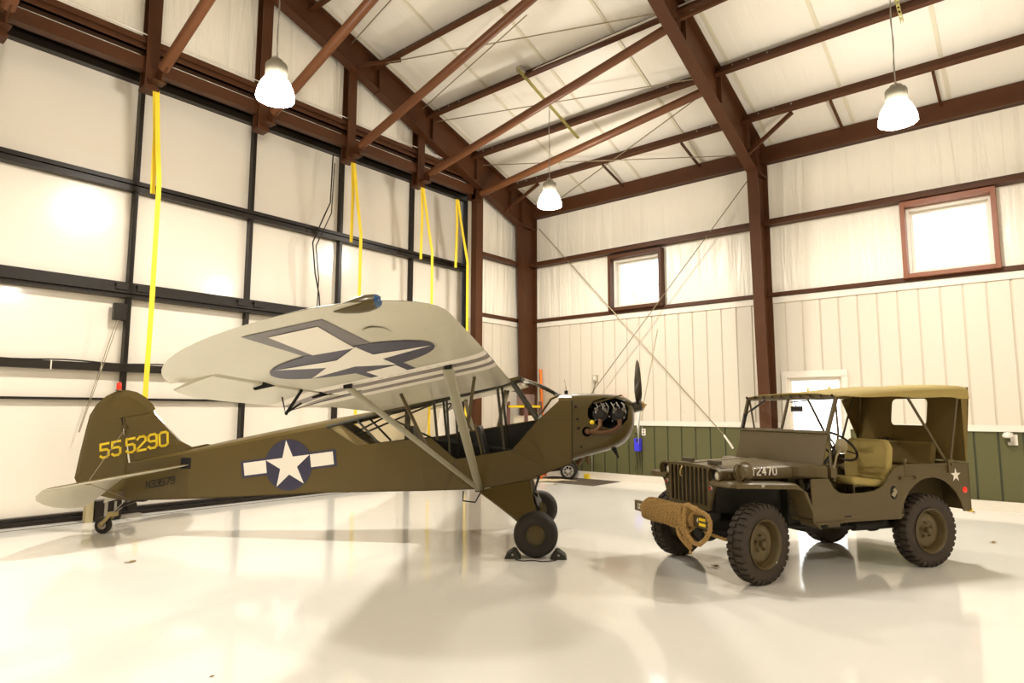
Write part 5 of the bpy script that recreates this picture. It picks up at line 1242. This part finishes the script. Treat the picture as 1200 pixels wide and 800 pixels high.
for k in range(8): a = k * PI / 4; b.tube([jw((2.585, .42, .30)), jw((2.585 + .012 * math.cos(a), .425 + .012 * math.sin(a), .25 + .01 * (k % 3)))], .005, 4)
b.build('hanging_end', M_ROPE, rope, smooth=True)
b = MB(); loop = [(2.57, .36, .665), (2.60, .44, .68), (2.60, .52, .655), (2.57, .60, .635), (2.57, .66, .62), (2.565, .69, .57), (2.565, .68, .49), (2.57, .63, .42), (2.59, .57, .365), (2.61, .51, .37), (2.62, .45, .42), (2.61, .41, .47)]
twist(b, [jw(p) for p in loop], .020); b.build('end_loop', M_ROPE, rope, smooth=True)
b = MB(); twist(b, [jw(p) for p in [(2.45, .45, .44), (2.36, .60, .40), (2.25, .66, .385), (2.15, .55, .40)]], .014); b.build('tie_back', M_ROPE, rope, smooth=True)

# ================================================================== SMALL THINGS ALONG THE WALLS
def thing_mesh(mb, name, m, label, cat, group=None, **k):
    return tag(mb.build(name, m, None, **k), label, cat, group)
# orange pole leaning in the corner
b = MB(); b.tube([(12.26, 9.20, 0.0), (12.30, 9.34, 2.44)], .035, 12); b.tube([(12.30, 9.34, 2.44), (12.301, 9.345, 2.50)], .042, 12); b.box((12.24, 9.16, 0), (12.29, 9.24, .05))
thing_mesh(b, 'orange_pole', M_ORANGE, 'tall orange pole leaning beside the corner column behind the windshield', 'pole', smooth=True)
# shelving unit seen through the cabin
M_MAUVE = mat('maroon_cabinet', (.16, .075, .065), .4)
rk = empty('storage_shelf', (11.50, 9.20, 0)); tag(rk, 'maroon storage shelf with a yellow beam seen through the windshield', 'shelf')
for x, y in ((-.26, -.26), (.26, -.26), (-.26, .26), (.26, .26)):
    b = MB(); b.box((x - .03, y - .03, 0), (x + .03, y + .03, 1.72)); b.build('post', M_MAUVE, rk)
for z, m in ((.25, M_TRIMW), (.95, M_TRIMW), (1.58, M_YEL)):
    b = MB(); b.box((-.29, -.29, z), (.29, .29, z + .05)); b.build('shelf_board', m, rk)
b = MB(); b.box((11.36, 9.02, 1.632), (11.66, 9.32, 1.88)); thing_mesh(b, 'storage_bin', mat('mauve_bin', (.20, .13, .12), .6), 'grey mauve bin on the yellow shelf seen through the windshield', 'bin', bevel=.02)
b = MB(); b.box((11.32, 9.0, 1.003), (11.70, 9.38, 1.40)); thing_mesh(b, 'cardboard_carton', mat('pale_carton', (.75, .66, .5), .7), 'pale carton on the middle board of the maroon shelf', 'box', bevel=.01)
# cart with silver spoked wheels at the wall under the nose
ct = empty('garden_cart', (11.84, 8.72, 0), R(90)); tag(ct, 'black two wheeled cart with silver spoked wheels under the airplane nose', 'cart')
def cwheel(x, y):
    b = MB(); b.lathe([(.115, -.05), (.15, -.062), (.175, -.05), (.184, -.02), (.184, .02), (.175, .05), (.15, .062), (.115, .05)], (x, y, .184), 'y', 28); w_ = b.build('wheel', M_RUBBER, ct, smooth=True)
    b = MB(); b.lathe([(.118, -.055), (.105, -.052), (.10, -.03), (.10, .03), (.105, .052), (.118, .055)], (x, y, .184), 'y', 28); b.lathe([(0, -.045), (.03, -.045), (.03, .045), (0, .045)], (x, y, .184), 'y', 14)
    for k in range(7):
        a = k * 2 * PI / 7
        for s_ in (-.04, .04): b.bar((x + .025 * math.cos(a), y + s_, .184 + .025 * math.sin(a)), (x + .103 * math.cos(a), y + s_, .184 + .103 * math.sin(a)), .012, .016, (0, 1, 0))
    b.build('spoked_rim', M_CHROME, w_, smooth=True)
ct.rotation_euler = (0, 0, R(120))
cwheel(-.42, .18); cwheel(-.42, -.18)
b = MB(); b.prism([(-.58, .22), (-.35, .20), (.10, .14), (.14, .30), (-.1, .42), (-.5, .44)], (0, -.15, 0), (1, 0, 0), (0, 0, 1), (0, .30, 0)); b.build('body', M_BLACK, ct, bevel=.03)
b = MB(); b.tube([(.08, -.12, .25), (.12, -.12, .80), (.12, .12, .80), (.08, .12, .25)], .014, 8); b.build('handle', M_BLACK, ct, smooth=True)
b = MB(); b.prism([(11.76, .10), (11.84, .10), (11.88, .20), (11.80, .22)], (0, 8.40, 0), (1, 0, 0), (0, 0, 1), (0, .07, 0))
b = MB(); b.lathe([(0, 0), (.03, 0), (.032, .04), (.026, .13), (.012, .17), (0, .17)], (11.50, 8.72, 0.012), 'z', 14); thing_mesh(b, 'spray_bottle', M_ORANGE, 'small orange bottle standing in front of the black cart', 'bottle', smooth=True)
b = MB(); b.box((12.22, 7.98, 0), (12.32, 8.08, .11)); thing_mesh(b, 'wood_block', M_YEL, 'small yellow block on the floor by the silver cart wheel', 'block', bevel=.01)
b = MB(); rr = []
random.seed(3)
for i in range(13):
    row = []
    for j in range(9):
        x = 10.95 + i * .062 + .03 * math.sin(j * 1.7); y = 8.68 - i * .050 + (j - 4) * (.045 + .008 * math.sin(i * 1.3)); hgt = .016 + .045 * (math.sin(i * .9 + j) * .5 + .5) * math.exp(-((j - 4) / 3) ** 2) * math.sin(PI * i / 12)
        row.append(Vector((x, y, hgt + .001)))
    rr.append(row)
b.loft(rr, False, False, False); o = b.build('drop_cloth', mat('cream_cloth', (.62, .52, .34), .85), None, smooth=True); tag(o, 'crumpled cream cloth lying on the floor below the airplane nose', 'cloth')
md = o.modifiers.new('s', 'SOLIDIFY'); md.thickness = .006
b = MB(); b.box((11.15, 7.15, .001), (12.25, 8.95, .006)); thing_mesh(b, 'floor_mat', mat('dark_mat', (.10, .08, .055), .8), 'thin dark mat on the floor along the side wall under the cart', 'mat')  # dark sheet laid in place of the shadow below the cart
# utility boxes
def outlet(y, z, label, grp='wall outlets'):
    b = MB(); b.box((XR - .012, y - .045, z - .07), (XR + .001, y + .045, z + .07)); o = b.build('wall_outlet', M_TRIMW, None, bevel=.003); tag(o, label, 'outlet', grp)
    b = MB()
    for dz in (-.03, .03): b.box((XR - .014, y - .018, z + dz - .014), (XR - .011, y + .018, z + dz + .014))
    b.build('socket', M_DARK, o); return o
outlet(6.66, 1.06, 'white wall outlet just above the blue charger box')
bx = empty('battery_charger', (XR - .09, 6.76, .66)); tag(bx, 'blue battery charger box hanging on the green wainscot behind the propeller', 'charger')
b = MB(); b.box((-.06, -.06, 0), (.085, .06, .27)); b.build('case', M_BLUE, bx, bevel=.015)
b = MB(); b.box((-.068, -.035, .20), (-.058, .0, .255)); b.build('display', M_DARK, bx)
b = MB(); b.tube([(0, 0, .27), (0, -.03, .33), (.06, .03, .36), (.08, .1, .38)], .008, 6)
for k, (dy, zz_) in enumerate(((-.03, -.35), (.02, -.5), (.05, -.42))): b.tube([(0, dy, 0), (.02, dy - .01, -.2), (.03, dy + .02 * k, zz_)], .007, 6)
b.build('lead', M_BLACK, bx, smooth=True)
b = MB(); b.tube([(XR - .012, 6.28, 3.24), (XR - .012, 6.45, 2.5), (XR - .012, 6.66, 1.62), (XR - .012, 6.70, 1.14)], .006, 6); thing_mesh(b, 'extension_cable', mat('beige_cable', (.5, .44, .32), .6), 'thin beige cable hanging down the liner to the outlet', 'cable', smooth=True)
b = MB(); b.box((XR - .06, 7.78, 2.17), (XR, 7.90, 2.32)); o = b.build('switch_box', mat('beige_switch', (.45, .40, .30), .5), None, bevel=.006); tag(o, 'small beige switch box on the liner above the engine cowling', 'switch box')
b = MB(); b.box((XR - .065, 7.81, 2.21), (XR - .058, 7.87, 2.29)); b.build('switch_plate', M_TRIMW, o)
b = MB(); b.tube([(XR - .03, 7.84, 2.17), (XR - .03, 7.90, 1.95), (XR - .03, 7.95, 1.3), (XR - .03, 7.95, .15)], .013, 8); b.build('conduit', M_ALU, o, smooth=True)
b = MB(); b.box((XR - .02, .38, 1.00), (XR, .47, 1.16)); o = b.build('utility_light', M_TRIMW, None, bevel=.004); tag(o, 'small white round fixture on the wainscot at the right edge', 'light fixture')
b = MB(); b.lathe([(0, .07), (.05, .06), (.07, .03), (.072, 0), (.05, -.02), (0, -.02)], (0, 0, 0), 'z', 22); g = b.build('round_head', M_TRIMW, o, smooth=True); g.location = (XR - .07, .49, 1.13)
b = MB(); b.box((XR - .08, .44, 1.0), (XR - .02, .50, 1.05)); b.build('bracket', M_ALU, o)
# brick coloured tray on top of wall strip behind the cowling
b = MB(); b.box((XR - .16, 7.05, 1.78), (XR, 7.60, 1.80)); b.box((XR - .16, 7.05, 1.80), (XR - .14, 7.60, 1.835)); thing_mesh(b, 'wall_shelf', mat('terracotta_shelf', (.5, .2, .11), .5), 'narrow terracotta wall shelf just above the engine cowling', 'shelf', bevel=.003)
# drive unit at the door foot behind the tail
dm = empty('door_drive_unit', (3.32, 10.06, 0)); tag(dm, 'black and tan drive unit on the floor behind the tail of the airplane', 'drive unit')
b = MB(); b.box((-.22, -.06, 0), (-.13, .06, .30)); b.build('side_plate', mat('tan_plate', (.42, .35, .2), .5), dm, bevel=.004)
b = MB(); b.box((-.12, -.10, .02), (.20, .10, .28)); b.lathe([(0, .0), (.07, 0), (.07, .2), (0, .2)], (.33, -.1, .17), 'y', 18); b.build('housing', M_BLACK, dm, bevel=.01)
b = MB(); b.box((-.02, -.115, .06), (.02, -.10, .26)); b.box((.10, -.115, .06), (.13, -.10, .26)); b.box((.20, -.05, .0), (.48, .05, .05)); b.build('rib', M_ALU, dm)
# fallen leaves on the floor
M_LEAF = mat('dry_leaf', (.30, .19, .07), .8)
for i, (x, y, lb) in enumerate(((2.62, 7.1, 'curled dry leaf on the bright floor below the airplane tail'), (6.20, 2.59, 'dark dry leaf on the floor between the front wheels of the jeep'), (9.38, .59, 'small dry leaf on the floor right of the jeep'), (12.0, .97, 'small dry leaf beside the base board right of the jeep'), (10.9, 7.9, 'dry leaf on the floor in front of the cream cloth'), (1.85, 3.75, 'tiny brown leaf low in the bright floor patch'))):
    b = MB(); k = []
    for q in range(10): a = 2 * PI * q / 10; r_ = .034 * (1 + .35 * math.sin(3 * a + i)); k.append((r_ * 1.5 * math.cos(a), r_ * .7 * math.sin(a), .006 + .012 * abs(math.sin(a * 1.5 + i))))
    b.add(k + [(0, 0, .004)], [(q, (q + 1) % 10, 10) for q in range(10)]); b.tube([(0, 0, .005), (-.06, 0, .008)], .0015, 4)
    o = b.build('dry_leaf', M_LEAF); o.location = (x, y, 0.0); o.rotation_euler = (0, 0, i * 1.3); o.scale = (.3,) * 3 if i == 5 else (1, 1, 1); tag(o, lb, 'leaf', 'dry leaves on the floor')

# ================================================================== OUTSIDE
M_BARK = mat('pale_bark', (.42, .39, .36), .8)
b = MB(); b.box((12.9, -30, -.35), (45, 40, -.25)); struct(b.build('ground_outside', mat('pale_ground', (.75, .72, .66), .9)), 'pale ground outside the windows')
random.seed(11)
def tree(x, y, hgt, r_, lb):
    t = empty('bare_tree', (x, y, -.25)); tag(t, lb, 'tree', 'bare trees outside the windows')
    b = MB(); tr_ = [Vector((random.uniform(-.06, .06) * k, random.uniform(-.08, .08) * k, hgt * k / 8)) for k in range(9)]; b.tube(tr_, [r_ * (1 - k / 11) for k in range(9)], 12); b.build('trunk', M_BARK, t, smooth=True)
    b = MB()
    for k in range(22):
        p = tr_[3 + k % 6 - (k % 2)] + Vector((0, 0, random.uniform(-.4, .4))); a = random.uniform(0, 2 * PI); q = p.copy(); pts = [p.copy()]
        for j in range(5): q = q + Vector((math.cos(a) * .45, math.sin(a) * .45, .22)); a += random.uniform(-.5, .5); pts.append(q.copy())
        b.tube(pts, [.045 * (1 - j / 7) * r_ / .2 for j in range(6)], 6)
        for j in (2, 3, 4): v = pts[j]; aa = a + random.uniform(-1.5, 1.5); b.tube([v, v + Vector((math.cos(aa) * .4, math.sin(aa) * .4, .15)), v + Vector((math.cos(aa) * .8, math.sin(aa) * .8, .35))], .012, 5)
    b.build('branch', M_BARK, t, smooth=True)
tree(19.5, 10.6, 13, .22, 'thick pale bare tree seen in the left window'); tree(24, 13.9, 13, .13, 'thin bare tree behind the left window edge'); tree(22.5, 2.35, 13, .11, 'bare tree seen left in the right window'); tree(31, 2.7, 12, .12, 'thin bare tree seen in the middle of the right window')
# hanging ornament seen through the door glass
for k, (y, z) in enumerate(((3.05, 1.98), (3.42, 1.96))):
    b = MB(); b.lathe([(0, 0), (.03, .03), (.02, .08), (.035, .12), (0, .16)], (XR + .35, y, z - .16), 'z', 10); b.tube([(XR + .35, y, z), (XR + .35, y, z + .3)], .004, 4)
    thing_mesh(b, 'hanging_ornament', mat('pale_yellow_ornament', (.8, .7, .3), .6), ['pale yellow ornament hanging outside the door glass, farther right one', 'pale yellow ornament hanging outside the door glass, nearer the column'][k], 'ornament', 'ornaments outside the door', smooth=True)

# ================================================================== LIGHT
w = bpy.data.worlds.new('world'); S.world = w; w.use_nodes = True
bg = w.node_tree.nodes['Background']; bg.inputs[0].default_value = (.95, .97, 1.0, 1); bg.inputs[1].default_value = 3.6
S.view_settings.view_transform = 'Standard'; S.view_settings.look = 'None'; S.view_settings.gamma = 1; S.view_settings.use_curve_mapping = False
S.view_settings.exposure = .24
S.cycles.use_denoising = True
S.cycles.max_bounces = 8; S.cycles.diffuse_bounces = 5; S.cycles.transparent_max_bounces = 12; S.cycles.sample_clamp_indirect = 8
S.cycles.caustics_reflective = False; S.cycles.caustics_refractive = False
